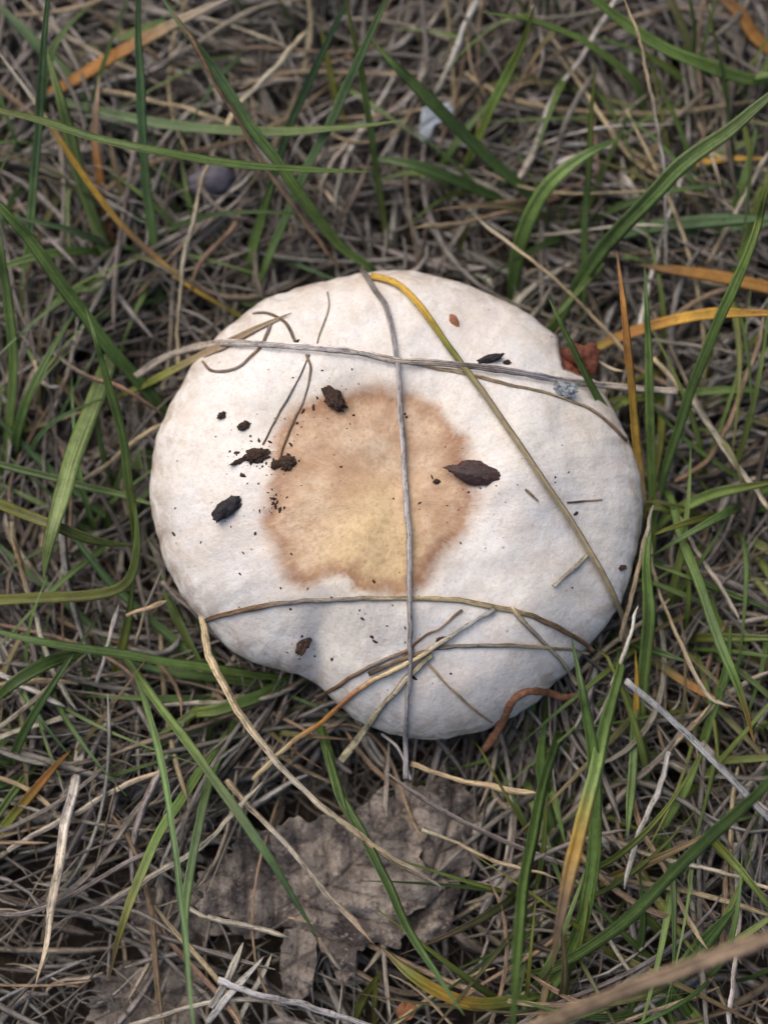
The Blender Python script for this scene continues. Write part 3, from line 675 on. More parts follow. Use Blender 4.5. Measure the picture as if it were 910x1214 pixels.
T('yellowish straw pointing right just below the cap', [(486, 904), (515, 914), (560, 928), (640, 942)], 7, 'ttt', (1.5, 1.8))
T('thin yellowish straw curving right beside the leaf', [(498, 985), (535, 996), (580, 1018), (662, 1042)], 5, 'att', (1.6, 1.8))
T('pale straw forming a long diagonal at the lower left', [(10, 1010), (60, 980), (120, 945), (200, 910)], 7, 'ppt', (1.3, 1.5))
T('pale mauve straw diagonal left of the dead leaf', [(110, 1080), (170, 1048), (240, 1000), (310, 925)], 7, 'mpp', (1.3, 1.8))
T('withered pale tip hanging below the longest thin green blade', [(376, 1112), (388, 1130), (403, 1152)], 5, 'ep', (2.3, 1.9))

# --- lower right
G('blurred broad green blade, leftmost of those at the lower right', [(660, 870), (645, 920), (630, 985), (618, 1060), (610, 1150), (605, 1240)], 15, 'GgG', (1.2, 4.0, 5.5))
G('green blade with tip over the cap lower right rim', [(640, 1195), (680, 1122), (698, 1050), (706, 960), (700, 880), (690, 820), (677, 755)], 13, 'gggG', (1.0, 3.2, 3.0))
G('green blade with a yellow and brown withered end at the lower right', [(735, 790), (716, 860), (702, 925), (684, 995), (670, 1060), (660, 1105), (654, 1150)], 14, 'gglyen', (2.2, 3.9, 3.2))
G('long blurred green blade slanting up to the right edge, lower right', [(650, 1150), (720, 1108), (780, 1050), (850, 982), (912, 925), (970, 870)], 13, 'gGG', (1.4, 4.2, 5.2))
G('green blade pointing down with its tip in the lower right straw', [(752, 840), (750, 900), (746, 955), (742, 996)], 9, 'gl', (1.4, 1.8))
G('short green blade leaning right in the lower right straw', [(770, 1010), (790, 970), (812, 935), (835, 888)], 9, 'gl', (0.8, 1.8))
G('olive blade sloping down right among lower right straws', [(750, 1010), (770, 1050), (792, 1085), (822, 1130)], 9, 'vv', (0.8, 1.4))
G('dark green broad blade low at the lower right corner', [(770, 1205), (800, 1160), (840, 1110), (872, 1076)], 16, 'GG', (0.7, 1.8))
G('green blade rooted at the bottom edge, right of centre', [(742, 1225), (752, 1150), (760, 1090), (756, 1030)], 10, 'gG', (0.6, 1.6))
G('dark blade at the bottom edge under the thick brown stalk', [(830, 1230), (812, 1200), (790, 1165)], 12, 'gG', (0.6, 1.2))
G('green blade sloping down the right side with an orange tip', [(795, 592), (808, 640), (828, 690), (850, 758), (876, 822), (894, 882)], 10, 'ggGgo', (1.5, 3.0, 2.4))
G('wide green blade hugging the cap right edge below middle', [(752, 915), (757, 850), (764, 780), (768, 720), (766, 660), (772, 605)], 13, 'vgg', (0.8, 2.2, 2.4))
G('green blade leaning left near the lower right edge', [(822, 920), (838, 862), (858, 800), (866, 742)], 9, 'ggl', (0.8, 2.2))
G('green blade reaching right to the edge beside the cap', [(770, 640), (790, 612), (830, 592), (870, 580), (930, 568)], 11, 'lgv', (0.9, 2.4))
G('thin dark green blade sloping right below mid height', [(750, 655), (800, 676), (850, 698), (930, 730)], 7, 'GG', (0.9, 2.0))
G('thin green blade crossing straws right of the cap', [(930, 600), (850, 551), (800, 510), (752, 456)], 7, 'gG', (0.9, 2.2))
G('small dark green blade level below the cap right corner', [(712, 748), (750, 762), (815, 786)], 8, 'GG', (1.0, 1.8))
G('small green blade sloping right under the cap corner, ending in orange', [(742, 760), (780, 788), (822, 815), (862, 840)], 9, 'Gvoo', (0.9, 1.8))
G('thick green blade bottom right pointing at the cap', [(660, 1000), (648, 960), (640, 900), (648, 850)], 11, 'Gg', (0.7, 1.6))
G('faint green blade at the right edge, lower third', [(920, 800), (880, 770), (850, 735), (840, 690)], 8, 'vg', (0.7, 1.4))
D('narrow yellow blade upright below the cap right edge', [(748, 920), (752, 870), (754, 820), (753, 770)], 7, 'oyy', (0.8, 2.0))
blade('straw', 'thick blurred brown stalk slanting across the bottom right corner', 'straw', [(560, 1258), (640, 1216), (720, 1182), (800, 1152), (910, 1111), (1000, 1078)], 17, 'eeee', (5.0, 6.2, 7.0), shape='flat', root=True, tip=False, group='single dry straws', roll=0.1)
blade('twig', 'smooth grey stick pointing up left at the cap lower right', 'twig', [(960, 1015), (905, 965), (860, 916), (800, 856), (741, 806)], 10, 'sss', (1.4, 3.0, 3.8), shape='tube', root=True, tip=False)
T('grey white wavy straw dropping in the lower right', [(792, 890), (784, 930), (768, 962), (752, 1000), (742, 1052)], 7, 'sww', (1.6, 1.8))
T('pale straw hugging the cap right edge', [(738, 760), (748, 716), (758, 672), (774, 596)], 6, 'ttp', (1.9, 2.5))
T('long thin tan straw curving down right of the cap', [(768, 628), (774, 670), (788, 722), (812, 778), (842, 828), (872, 836)], 5, 'ttp', (1.7, 1.9))
T('pale straw sloping down at right, between green blades', [(800, 610), (824, 650), (848, 690), (876, 736)], 6, 'pp', (1.5, 1.7))
T('white stiff straw leaning against cap lower right', [(724, 812), (738, 775), (756, 722)], 5, 'pw', (2.0, 2.3))
T('thin straw crossing level in the lower right', [(705, 985), (760, 1010), (830, 1028), (930, 1058)], 6, 'ept', (1.4, 1.6))
T('straw sloping across the lower right under the green diagonal', [(740, 925), (770, 1000), (800, 1060), (838, 1125)], 7, 'net', (1.3, 1.6))
T('grey straw upright near the lower right corner', [(872, 1000), (876, 1080), (870, 1150), (862, 1230)], 7, 'sps', (1.4, 1.5))
T('mauve straw slanting at the right edge, lower third', [(830, 880), (870, 930), (930, 985)], 9, 'mm', (1.3, 1.6))
T('pale straw sloping up right at the lower right edge', [(720, 960), (790, 890), (860, 825), (930, 785)], 8, 'ptp', (1.3, 1.5))

# --- straws and stems lying on the cap
def C(label, pts, w_, code, z, over=0.06, name='straw', **kw):
    w_ *= .74; over *= .75
    kw.setdefault('root', False); kw.setdefault('shape', 'tube'); kw.setdefault('tip', False)
    return blade(name, label, 'straw' if name == 'straw' else 'twig' if name == 'twig' else 'dry blade', pts, w_, code, z, over=over,
                 group=None if name != 'straw' else 'straws lying on the cap', n=90, wob=0.045, **kw)
C('grey stem lying lengthwise over the middle of the cap', [(428, 318), (442, 340), (460, 372), (470, 420), (475, 480), (479, 560), (483, 640), (486, 720), (485, 800), (480, 870), (482, 922)], 9, 'msssss', (2.2, 2.2, 1.6), name='twig', over=0.13)
C('pale straw crossing the upper cap from left to right', [(162, 447), (200, 422), (250, 409), (290, 407), (340, 411), (420, 418), (480, 428), (560, 434), (640, 446), (720, 458), (804, 463)], 10, 'ppwwpmspp', (1.8, 2.3, 2.3), over=0.16, shape='flat')
C('thin tan straw just under the pale crossing one', [(470, 424), (540, 440), (600, 455), (650, 466), (700, 486), (742, 522)], 6, 'tttn', (2.0, 2.0), over=0.03)
blade('dry_grass_leaf', 'blade from yellow to tan lying from cap top to lower right', 'dry blade', [(440, 327), (470, 336), (500, 366), (545, 428), (600, 505), (650, 578), (690, 640), (718, 690), (738, 735), (742, 760)], 7.5, 'yyvtttttt', (2.1, 2.2, 1.6), shape='flat', root=False, tip=False, over=0.10, n=56, group='yellowed grass blades', roll=0.0)
C('dark straw arching over the cap from the lower left rim', [(238, 738), (262, 730), (310, 719), (380, 712), (460, 709), (530, 711), (600, 722), (650, 738), (688, 760), (704, 772)], 8, 'knmmtttnn', (2.0, 2.0), over=0.05)
C('brown straw level across the cap lower lobe', [(436, 800), (470, 784), (530, 767), (600, 765), (660, 769), (697, 776)], 7, 'kemmtt', (1.9, 1.9), over=0.05)
C('orange brown straw bent over the cap bottom edge', [(300, 925), (340, 886), (385, 850), (420, 822), (470, 792), (515, 766), (560, 738), (585, 722)], 8, 'ttorttss', (1.3, 1.8, 2.0), over=0.10)
C('dark thin straw at the cap lower left lobe', [(374, 828), (400, 814), (440, 790), (490, 768)], 7, 'knmn', (1.6, 1.9), over=0.04)
C('reddish thin straw tip on the cap lower middle', [(470, 786), (500, 756), (522, 744), (548, 722)], 4, 'nren', (2.0, 2.0), over=0.03)
C('greenish beige straw poking out under the cap bottom', [(404, 902), (432, 866), (458, 830), (486, 800), (512, 776)], 11, 'aapa', (1.2, 1.8), over=0.06)
C('speckled thin straw slanting on the cap lower right', [(606, 720), (622, 742), (645, 766), (668, 790), (684, 812)], 7, 'tmpt', (1.6, 1.5), over=0.07)
C('thin tan straw low on the cap bottom, leaning right', [(508, 788), (530, 812), (560, 838), (584, 856)], 4, 'tte', (1.5, 1.4), over=0.03)
C('short split straw chip beside the long tan blade', [(656, 694), (676, 676), (698, 654)], 8, 'pma', (2, 2), over=0.04)
C('tiny tan straw bit on the cap right half', [(622, 580), (628, 585), (636, 593)], 4, 'tn', (2, 2), over=0.03)
C('fine brown thread near the cap right edge', [(672, 596), (690, 594), (714, 592)], 3, 'knt', (2, 2), over=0.02)
C('curled dark rootlet hooked near the cap upper left', [(238, 428), (252, 440), (280, 437), (302, 420), (316, 398), (322, 380)], 5, 'nmnm', (2, 2), over=0.03)
C('thin bowed rootlet at the cap upper left rim', [(296, 371), (316, 370), (336, 380), (350, 404)], 5, 'mnm', (2, 2), over=0.04)
C('forked thin rootlet running down to the stain, right branch', [(364, 420), (368, 440), (362, 470), (348, 500), (336, 530), (330, 552)], 4, 'nmnn', (2, 2), over=0.02)
C('forked thin rootlet running down to the stain, left branch', [(366, 420), (356, 442), (340, 474), (326, 500), (312, 528)], 3, 'mmn', (2, 2), over=0.02)
C('thin rootlet above the pale crossing straw, upright', [(388, 346), (390, 364), (384, 385), (376, 406)], 3, 'mtm', (2, 2), over=0.02)
C('short slanting straw on the cap upper right near the wound', [(652, 398), (658, 394), (666, 386)], 3, 'nn', (2, 2), over=0.02)
C('thin white fibre hanging below the cap bottom edge', [(452, 870), (468, 884), (478, 902), (486, 924)], 4, 'wws', (1.6, 1.6), over=0.03)

# ------------------------------------------------------------------ crumbs and scraps
def lump(name, label, cat, pos, size, mat, rot=0.0, rough=0.25, freq=2.0, seg=(34, 22), sink=0.3, shape=None, group=None):
    """lumpy solid; size (length, width, height) in cm"""
    co = []; nu, nv = seg
    sd_ = random.uniform(0, 90)
    cr, sr = math.cos(rot), math.sin(rot)
    for v in range(nv + 1):
        ph = math.pi * v / nv
        for u in range(nu):
            th = 2 * math.pi * u / nu
            d = np.array([math.cos(ph), math.sin(ph) * math.cos(th), math.sin(ph) * math.sin(th)])   # poles along the length
            r = 1 + rough * vn(d[0] + sd_, d[1], d[2], freq) + rough * 0.5 * vn(d[0], d[1] + sd_, d[2] + 3, freq * 2.6)
            k = shape(d[0]) if shape else 1.0
            r += 0.10 * vn(d[0] * 9 + sd_, d[1] * 9, d[2] * 9)
            p = d * r * np.array([size[0], size[1] * k, size[2] * k * (.7 if mat is M_CRUMB else 1)]) / 2
            co.append((p[0] * cr - p[1] * sr, p[0] * sr + p[1] * cr, p[2] + size[2] * (0.5 - sink)))
    i = np.arange((nv + 1) * nu).reshape(nv + 1, nu); j = np.roll(i, -1, axis=1)
    f = np.stack([i[:-1], i[1:], j[1:], j[:-1]], -1).reshape(-1, 4)
    return tag(link(name, mesh_np(name, co, f), mat, None, np.asarray(pos) * S), label, cat, group)

def pxs(v): return v * px_size(3.0)
lump('droppings_pellet', 'dark grey oblong pellet lying on the cap left side', 'pellet', on_cap(270, 603), (pxs(41), pxs(19), pxs(17)), M_PELLET, math.radians(38), 0.25, 2.2)
lump('droppings_pellet', 'blackish oblong pellet at the upper left of the brown stain', 'pellet', on_cap(396, 474), (pxs(34), pxs(20), pxs(17)), M_CRUMB, math.radians(-48), 0.45, 2.2)
_hw = ([-1, -.9, -.7, -.35, 0, .4, .66, .76, .86, .95, 1], [.02, .2, .55, .92, 1, .85, .5, .36, .50, .58, .4])
lump('seed_husk', 'glossy dark brown pointed husk right of the brown stain', 'husk', on_cap(565, 562), (pxs(72), pxs(29), pxs(15)), M_HUSK, math.radians(-11), 0.2, 1.9, (30, 40),
     shape=lambda t: float(np.interp(t, *_hw)) / max(math.sqrt(max(1 - t * t, 0)), .3))
lump('soil_crumb', 'ragged black soil crumb left of the stain, largest of its cluster', 'soil crumb', on_cap(304, 540), (pxs(30), pxs(17), pxs(12)), M_CRUMB, 0.2, 0.42, 2.6)
lump('soil_crumb', 'thin black crumb tail pointing left from the ragged crumb', 'soil crumb', on_cap(284, 547), (pxs(22), pxs(6), pxs(5)), M_CRUMB, 0.4, 0.42, 2.4)
lump('soil_crumb', 'brown crumb at the foot of the forked rootlet', 'soil crumb', on_cap(341, 549), (pxs(20), pxs(17), pxs(11)), M_CRUMB, 0.9, 0.42, 2.6)
lump('soil_crumb', 'small dark crumb between ragged crumb and stain', 'soil crumb', on_cap(327, 551), (pxs(12), pxs(10), pxs(8)), M_CRUMB, 0.5, 0.42, 2.6)
lump('soil_crumb', 'tiny round black crumb near the cap upper left rim', 'soil crumb', on_cap(263, 493), (pxs(10), pxs(9), pxs(8)), M_CRUMB, 0.5, 0.5, 2.6)
lump('soil_crumb', 'loose brown crumb pair above the ragged crumb', 'soil crumb', on_cap(289, 505), (pxs(15), pxs(11), pxs(8)), M_CRUMB, 0.4, 0.42, 2.8)
lump('soil_crumb', 'pointed black crumb on the cap lower left lobe', 'soil crumb', on_cap(360, 764), (pxs(27), pxs(15), pxs(11)), M_CRUMB, math.radians(62), 0.42, 2.0)
lump('bark_chip', 'short brown grey chip above the crossing straw', 'chip', on_cap(580, 426), (pxs(31), pxs(10), pxs(9)), M_PELLET, math.radians(16), 0.35, 1.6)
lump('soil_crumb', 'small black crumb right of the brown grey chip', 'soil crumb', on_cap(600, 430), (pxs(9), pxs(6), pxs(5)), M_CRUMB, 0.1, 0.42, 2.6)
lump('flat_seed', 'small orange brown seed on the cap top right', 'seed', on_cap(538, 381), (pxs(20), pxs(11), pxs(5)), M_SEED, math.radians(-62), 0.15, 1.5, shape=lambda t: 1 - 0.35 * t * t)
lump('lichen_flake', 'pale blue grey flake below the crossing straw', 'flake', on_cap(666, 463, 0.03), (pxs(34), pxs(19), pxs(8)), M_BLUE, math.radians(-5), 0.5, 2.2)
lump('leaf_scrap', 'reddish brown lumpy scrap lodged in the torn cap rim', 'scrap', at(688, 428, 2.15), (pxs(46), pxs(42), pxs(34)), M_RED, 0.3, 0.5, 1.8, (30, 20), sink=0.4)
lump('soil_crumb', 'flat dark crumb near the cap right rim', 'soil crumb', on_cap(736, 673), (pxs(12), pxs(7), pxs(5)), M_CRUMB, 0.1, 0.5, 2.6)
lump('soil_crumb', 'dark crumb inside the stain by its right border', 'soil crumb', on_cap(517, 571), (pxs(8), pxs(6), pxs(5)), M_CRUMB, 0.1, 0.5, 2.6)
lump('soil_crumb', 'black crumb stuck at lower middle beside the grey stem', 'soil crumb', on_cap(522, 758), (pxs(11), pxs(6), pxs(5)), M_CRUMB, 0.4, 0.5, 2.6)
lump('pebble', 'smooth mauve grey pebble half buried in straw, upper left', 'pebble', at(250, 216, 1.0), (0.95, 0.72, 0.7), M_PEBBLE, 0.3, 0.2, 1.0, (32, 20), sink=0.45)
lump('pebble', 'dark rounded pebble low in straw at top centre', 'pebble', at(690, 110, 0.5), (0.6, 0.5, 0.5), M_PELLET, 0.3, 0.2, 1.0, (32, 20), sink=0.45)

# rust coloured stalk curled round the cap's lower rim
def build_rust():
    pts = [(572, 892), (586, 872), (598, 850), (606, 832), (618, 822), (634, 819), (652, 822), (668, 827), (684, 822)]
    zs = [1.5, 1.75, 1.95, 2.1, 2.1, 2.05, 1.95, 1.8, 1.7]
    Q = catmull([(a, b, c) for (a, b), c in zip(pts, zs)], 60)
    for q in range(60):
        for _ in range(4):
            w_ = at(*Q[q]); c = cap_z(w_[0], w_[1])
            if c is not None: Q[q, 2] = max(Q[q, 2], c + 0.06)
    for _ in range(8): Q[1:-1, 2] = np.maximum(Q[1:-1, 2] - .02, (Q[:-2, 2] + Q[1:-1, 2] * 2 + Q[2:, 2]) / 4)
    P = np.array([at(a, b, c) for a, b, c in Q])
    t = np.linspace(0, 1, 60)
    half = pxs(5.4) * np.clip(np.minimum(t / .06, (1 - t) / .1), .25, 1) ** .6 * (1 - .15 * t) * (1 + 0.10 * np.sin(t * 31) * np.sin(t * 77) + RNG.normal(0, .05, 60))
    co, f, c, bl = strip(P, half, np.ones((60, 3)), 'tube', 0, 1)
    tag(link('curled_stalk', mesh_np('curled_stalk', co - P[0], f, c, bl), M_RUST, None, P[0] * S), 'rust brown curled stalk hooked over the cap lower right rim', 'stalk')
build_rust()

# dirt specks dusted over the skin
def build_specks():
    cl = [(300, 540, 26, 60), (338, 545, 22, 45), (396, 480, 26, 40), (322, 600, 14, 40), (350, 500, 30, 30), (270, 605, 22, 12), (560, 575, 26, 16), (360, 765, 18, 12), (310, 530, 45, 24), (390, 500, 60, 22), (330, 600, 14, 18), (420, 740, 60, 34), (300, 640, 50, 14), (560, 590, 40, 18), (620, 540, 70, 16), (500, 700, 50, 18),
          (450, 560, 90, 26), (230, 600, 35, 14), (600, 660, 80, 10), (350, 690, 60, 10), (520, 400, 60, 8), (480, 760, 50, 14), (400, 440, 60, 12), (660, 560, 50, 12)]
    co, f = [], []
    for cx, cy, sdv, n in cl:
        for _ in range(int(n * .85)):
            px, py = random.gauss(cx, sdv * .6), random.gauss(cy, sdv * .6)
            p = on_cap(px, py)
            if cap_z(p[0], p[1]) is None: continue
            s = random.choice((0.6, 0.7, 0.8, 0.9, 1.2, 1.6, 2.4)) * px_size(3) * random.uniform(.7, 1.2); a = random.uniform(0, 3.14); e = random.uniform(1, 2.4)
            b = len(co)
            for q in range(6):
                an = a + q * math.pi / 3; rr = s * random.uniform(.6, 1.2)
                x, y = rr * math.cos(an) * e, rr * math.sin(an)
                co.append((p[0] + x * math.cos(a) - y * math.sin(a), p[1] + x * math.sin(a) + y * math.cos(a), p[2] - 0.01))
            co.append((p[0], p[1], p[2] + s * .8))
            f += [(b + q, b + (q + 1) % 6, b + 6) for q in range(6)]
    tag(link('dirt_specks', mesh_np('dirt_specks', co, f, smooth=False), M_CRUMB), 'fine dark soil specks dusted over the cap skin', 'dirt', kind='stuff')
build_specks()

# ------------------------------------------------------------------ dead leaves and chips on the ground
def leaf(name, label, cat, outline, z, mat, crumple=0.16, tiltx=0.0, tilty=0.0, rings=26, nth=140, jag=0.06, group=None, thick=0.03, axis=0.6):
    W = np.array([at(px, py, z)[:2] for px, py in outline]); c = W.mean(0)
    ring = catmull(np.vstack([W, W[:1]]), nth + 1)[:-1]
    sd_ = random.uniform(0, 50)
    def vein_at(x, y):
        dx, dy = x - c[0], y - c[1]
        u, v = dx * math.cos(axis) + dy * math.sin(axis), -dx * math.sin(axis) + dy * math.cos(axis)
        v += 0.25 * vn(x, y, sd_, .5)
        q = ((u - 0.75 * abs(v)) / 0.62 + .12 * vn(x, y, sd_, 1.5)) % 1.0
        return max(math.exp(-(v / .045) ** 2), .75 * math.exp(-(min(q, 1 - q) * .62 / .04) ** 2)), min(q, 1 - q) * 2
    def zf(x, y):
        v = crumple * (1.1 * vn(x, y, sd_, 0.55) + 1.5 * abs(vn(x, y, sd_ + 3, 0.7)) + 0.5 * abs(vn(x, y, sd_ + 5, 1.7)) + 0.10 * vn(x, y, sd_ + 7, 2.6))
        return z + v - (.04 * vein_at(x, y)[0] + .10 * (1 - vein_at(x, y)[1])) * min(1, crumple * 5) + tiltx * (x - c[0]) + tilty * (y - c[1])
    top = []
    for k in range(rings + 1):
        r = max(k / rings, 0.01)
        for q in range(nth):
            d = ring[q] - c; j = 1 + jag * r * r * (1.5 * vn(q * 22 / nth, sd_, 0) + .7 * vn(q * 70 / nth, sd_, 4) + .25 * vn(q * 190 / nth, sd_, 6))
            x, y = c + d * r * j
            top.append((x, y, zf(x, y)))
    top = np.array(top); bot = top - np.array([0, 0, thick])
    n = len(top); i = np.arange(n).reshape(rings + 1, nth); j = np.roll(i, -1, axis=1)
    f1 = np.stack([i[:-1], i[1:], j[1:], j[:-1]], -1).reshape(-1, 4); f2 = f1[:, ::-1] + n
    f3 = np.stack([i[-1], i[-1] + n, j[-1] + n, j[-1]], -1)
    o0 = np.array([c[0], c[1], z])
    me = mesh_np(name, np.vstack([top, bot]) - o0, np.vstack([f1, f2, f3]))
    vv = [vein_at(p[0], p[1])[0] for p in top]; fattr(me, 'vein', vv + vv)
    return tag(link(name, me, mat, None, o0 * S), label, cat, group)

GL = 'dead leaves below the mushroom'
leaf('dead_leaf', 'large crumpled grey brown dead leaf below the cap', 'dead leaf', [(225, 1030), (262, 1000), (310, 985), (350, 968), (410, 968), (455, 940), (500, 960), (505, 1010), (520, 1050), (490, 1090), (468, 1112), (436, 1126), (408, 1166), (376, 1120), (340, 1108), (285, 1108), (246, 1076)], 0.95, M_LEAF, 0.29, 0.02, -0.03, group=GL, jag=0.13, rings=70, nth=260, axis=0.75)
leaf('dead_leaf', 'darker crumpled dead leaf tucked right of the large one', 'dead leaf', [(470, 940), (505, 925), (548, 932), (572, 962), (566, 1005), (548, 1050), (530, 1100), (496, 1118), (476, 1085), (486, 1020), (470, 980)], 0.8, M_LEAF, 0.34, group=GL, jag=0.13, rings=56, nth=200, axis=1.3)
leaf('dead_leaf', 'flat pinkish brown dead leaf in the bottom left corner', 'dead leaf', [(112, 1160), (150, 1140), (200, 1142), (245, 1165), (250, 1215), (225, 1262), (150, 1262), (112, 1215)], 0.45, M_LEAF, 0.3, group=GL, jag=.2, rings=50, axis=2.2)
leaf('dead_leaf', 'brown leaf fragment left of the large dead leaf', 'dead leaf', [(150, 1080), (190, 1050), (235, 1055), (262, 1095), (235, 1125), (180, 1128)], 0.45, M_LEAF, 0.2, group=GL, jag=.2, rings=40, axis=.2)
leaf('dead_leaf', 'narrow torn leaf strip hanging under the large dead leaf', 'dead leaf', [(338, 1100), (372, 1108), (374, 1150), (362, 1182), (338, 1178), (332, 1140)], 0.85, M_LEAF, 0.12, group=GL)
leaf('dead_leaf', 'small purple brown leaf among straw in the upper right', 'dead leaf', [(655, 200), (690, 188), (735, 200), (740, 215), (700, 228), (662, 222)], 0.9, M_PURPLE, 0.12, group=None)
leaf('shell_chip', 'small bluish white chip among straw above the cap', 'chip', [(500, 130), (518, 126), (534, 128), (535, 140), (516, 147), (508, 162), (497, 161)], 1.1, M_CHIP, 0.12, 0.12, 0.25, 10, 60, 0.04)
leaf('dead_leaf', 'small orange brown leaf crumb at the bottom edge', 'dead leaf', [(470, 1196), (482, 1186), (492, 1194), (488, 1208), (474, 1210)], 1.0, M_SEED, 0.08, 0, 0, 10, 50)

# ------------------------------------------------------------------ low green tufts between the big blades
def tuft(label, px, py, nb, hmax, spread, code='gGbv'):
    b = at(px, py, 0.3)
    root = empty('grass_tuft', (b[0] * S, b[1] * S, 0))
    tag(root, label, 'grass tuft', 'low grass tufts in the thatch')
    for k in range(nb):
        a = random.uniform(0, 2 * math.pi); L = random.uniform(0.5, 1.0) * spread
        x0, y0 = random.gauss(0, .35), random.gauss(0, .35); h = random.uniform(.5, 1) * hmax
        n = 22; t = np.linspace(0, 1, n)
        bend = random.uniform(-.5, .5); aa = a + bend * t
        P = np.stack([x0 + np.cumsum(np.cos(aa)) * L / n * (0.4 + t), y0 + np.cumsum(np.sin(aa)) * L / n * (0.4 + t), -0.15 + h * np.sin(t * random.uniform(1.5, 2.3))], -1)
        wpos = P[:, :2] + b[:2]
        for q in range(n):                       # leaves that would run into the cap stay under its rim
            th = math.atan2(wpos[q, 1] - CC[1], wpos[q, 0] - CC[0]); R, zr = rim_at(th)
            if math.hypot(wpos[q, 0] - CC[0], wpos[q, 1] - CC[1]) < R + .2: P[q, 2] = min(P[q, 2], float(zr) - .6)
        half = random.uniform(.035, .095) * np.clip((1 - t) / .5, .06, 1) ** .7
        SEED[0] += 3.3
        co, f, c, bl = strip(P, half, stops(random.choice(code) + random.choice(code + 'n'), n, .12), 'leaf', random.uniform(-.6, .6), SEED[0])
        link('blade', mesh_np('blade', co, f, c, bl), M_GREEN, root)
for row in [('low green tuft in the top left corner', 60, 210, 7, 1.9, 2.8), ('low green tuft left of the pebble', 165, 300, 7, 1.9, 2.6), ('sparse green tuft at the left edge below the long bright blade', 20, 400, 6, 1.8, 2.4),
            ('green tuft at the left edge beside the drooping blade', 40, 800, 6, 1.9, 2.6), ('green tuft at the cap left rim', 130, 640, 6, 1.6, 2.2), ('green tuft under the cap lower left rim', 285, 830, 8, 1.4, 2.3),
            ('sparse yellow green tuft at the top right', 830, 150, 7, 2.2, 3.0), ('green tuft under the orange level blades', 860, 300, 7, 2.0, 2.8), ('green tuft above the cap right shoulder', 670, 300, 7, 1.7, 2.4),
            ('green tuft at the right edge beside the cap', 850, 610, 9, 2.0, 2.8), ('green tuft right of the cap lower half', 790, 760, 8, 2.0, 2.8), ('green tuft at the lower right edge', 880, 850, 6, 1.8, 2.6),
            ('green tuft right of the dead leaves', 650, 1060, 9, 2.0, 2.8), ('dark tuft in the bottom right corner', 800, 1170, 8, 2.2, 2.8), ('green tuft at the bottom edge right of centre', 640, 1190, 8, 1.9, 2.4),
            ('thin green tuft at the left edge by the widest leaf', 30, 560, 8, 1.9, 2.6), ('thin green tuft at the top edge left of centre', 330, 60, 6, 2.0, 2.8), ('thin green tuft above the cap upper left rim', 250, 320, 6, 1.6, 2.4),
            ('thin green tuft at the lower left edge', 60, 920, 6, 1.8, 2.8), ('thin green tuft at the top edge right of centre', 650, 60, 6, 2.0, 2.6), ('thin green tuft at the right edge above the lowest third', 900, 720, 7, 1.9, 2.6),
            ('thin green tuft between orange blades and cap', 800, 470, 6, 1.9, 2.6), ('thin green tuft in the lower right middle', 780, 960, 7, 1.9, 2.6), ('sparse green tuft above the cap top', 540, 240, 4, 1.4, 2.0), ('small tuft beneath the cap bottom right', 640, 900, 6, 1.3, 1.8)]:
    row = (*row[:3], int(row[3] * 1.9), row[4] * 1.25, row[5] * 1.2)
    tuft(*row, code='gGvl' if row[1] > 500 else 'gGbl')

# ------------------------------------------------------------------ thatch of dead straw
LIT = np.array([(0.24, 0.21, 0.18), (0.19, 0.165, 0.14), (0.29, 0.24, 0.175), PAL['t'], PAL['p'], (0.115, 0.09, 0.07), (0.27, 0.245, 0.22), (0.36, 0.32, 0.265), (0.16, 0.12, 0.075)])
LIT = (LIT * .75 + LIT.mean(1, keepdims=True) * .25) * 1.06
LITP = np.array([.21, .19, .10, .04, .04, .16, .16, .05, .05])
def thatch_points(N, x0, x1, y0, y1, lmin, lmax, curl, zlo, zhi, K, flatdir=0.25):
    c = np.stack([RNG.uniform(x0, x1, N), RNG.uniform(y0, y1, N)], -1)
    L = RNG.uniform(lmin, lmax, N); a = RNG.uniform(0, 2 * np.pi, N)
    fld = 1.1 * np.sin(c[:, 0] * .42 + .6) + 1.2 * np.cos(c[:, 1] * .37 - c[:, 0] * .2 + 1.0)
    hor = RNG.random(N) < .55; a[hor] = fld[hor] + RNG.normal(0, .38, hor.sum())
    nb = max(N // 9, 1); bc = np.stack([RNG.uniform(x0, x1, nb), RNG.uniform(y0, y1, nb)], -1)
    ba = 1.1 * np.sin(bc[:, 0] * .42 + .6) + 1.2 * np.cos(bc[:, 1] * .37 - bc[:, 0] * .2 + 1.0) + RNG.normal(0, .75, nb); bz = RNG.random(nb)
    own = RNG.integers(0, nb, N); inb = RNG.random(N) < (.72 if N > 1000 else 0)
    c[inb] = bc[own[inb]] + RNG.normal(0, .42, (inb.sum(), 2)); a[inb] = ba[own[inb]] + RNG.normal(0, .16, inb.sum())
    zr_ = RNG.random(N); zr_[inb] = np.clip(bz[own[inb]] + RNG.normal(0, .13, inb.sum()), 0, 1)
    t = np.linspace(-.5, .5, K)
    k = RNG.normal(0, curl, N); k2 = RNG.normal(0, curl * 1.6, N)
    ang = a[:, None] + k[:, None] * t[None] * 2 + k2[:, None] * (t[None] ** 2 - .08) * 3
    step = L[:, None] / (K - 1)
    x = np.cumsum(np.cos(ang) * step, 1); y = np.cumsum(np.sin(ang) * step, 1)
    x += (c[:, 0] - x.mean(1))[:, None]; y += (c[:, 1] - y.mean(1))[:, None]
    hump = 0.22 * np.sin(x * .55 + 1.3) * np.cos(y * .48 - .4) + 0.12 * np.sin(x * 1.3 + y * 1.1)
    z = zlo + (zhi - zlo) * zr_[:, None] ** 1.1 + hump + RNG.normal(0, .22, N)[:, None] * t[None] * np.minimum(L, 4)[:, None] * .5 + RNG.normal(0, .14, N)[:, None] * (.25 - t[None] ** 2) * 4 * .6
    return np.stack([x, y, z], -1), L
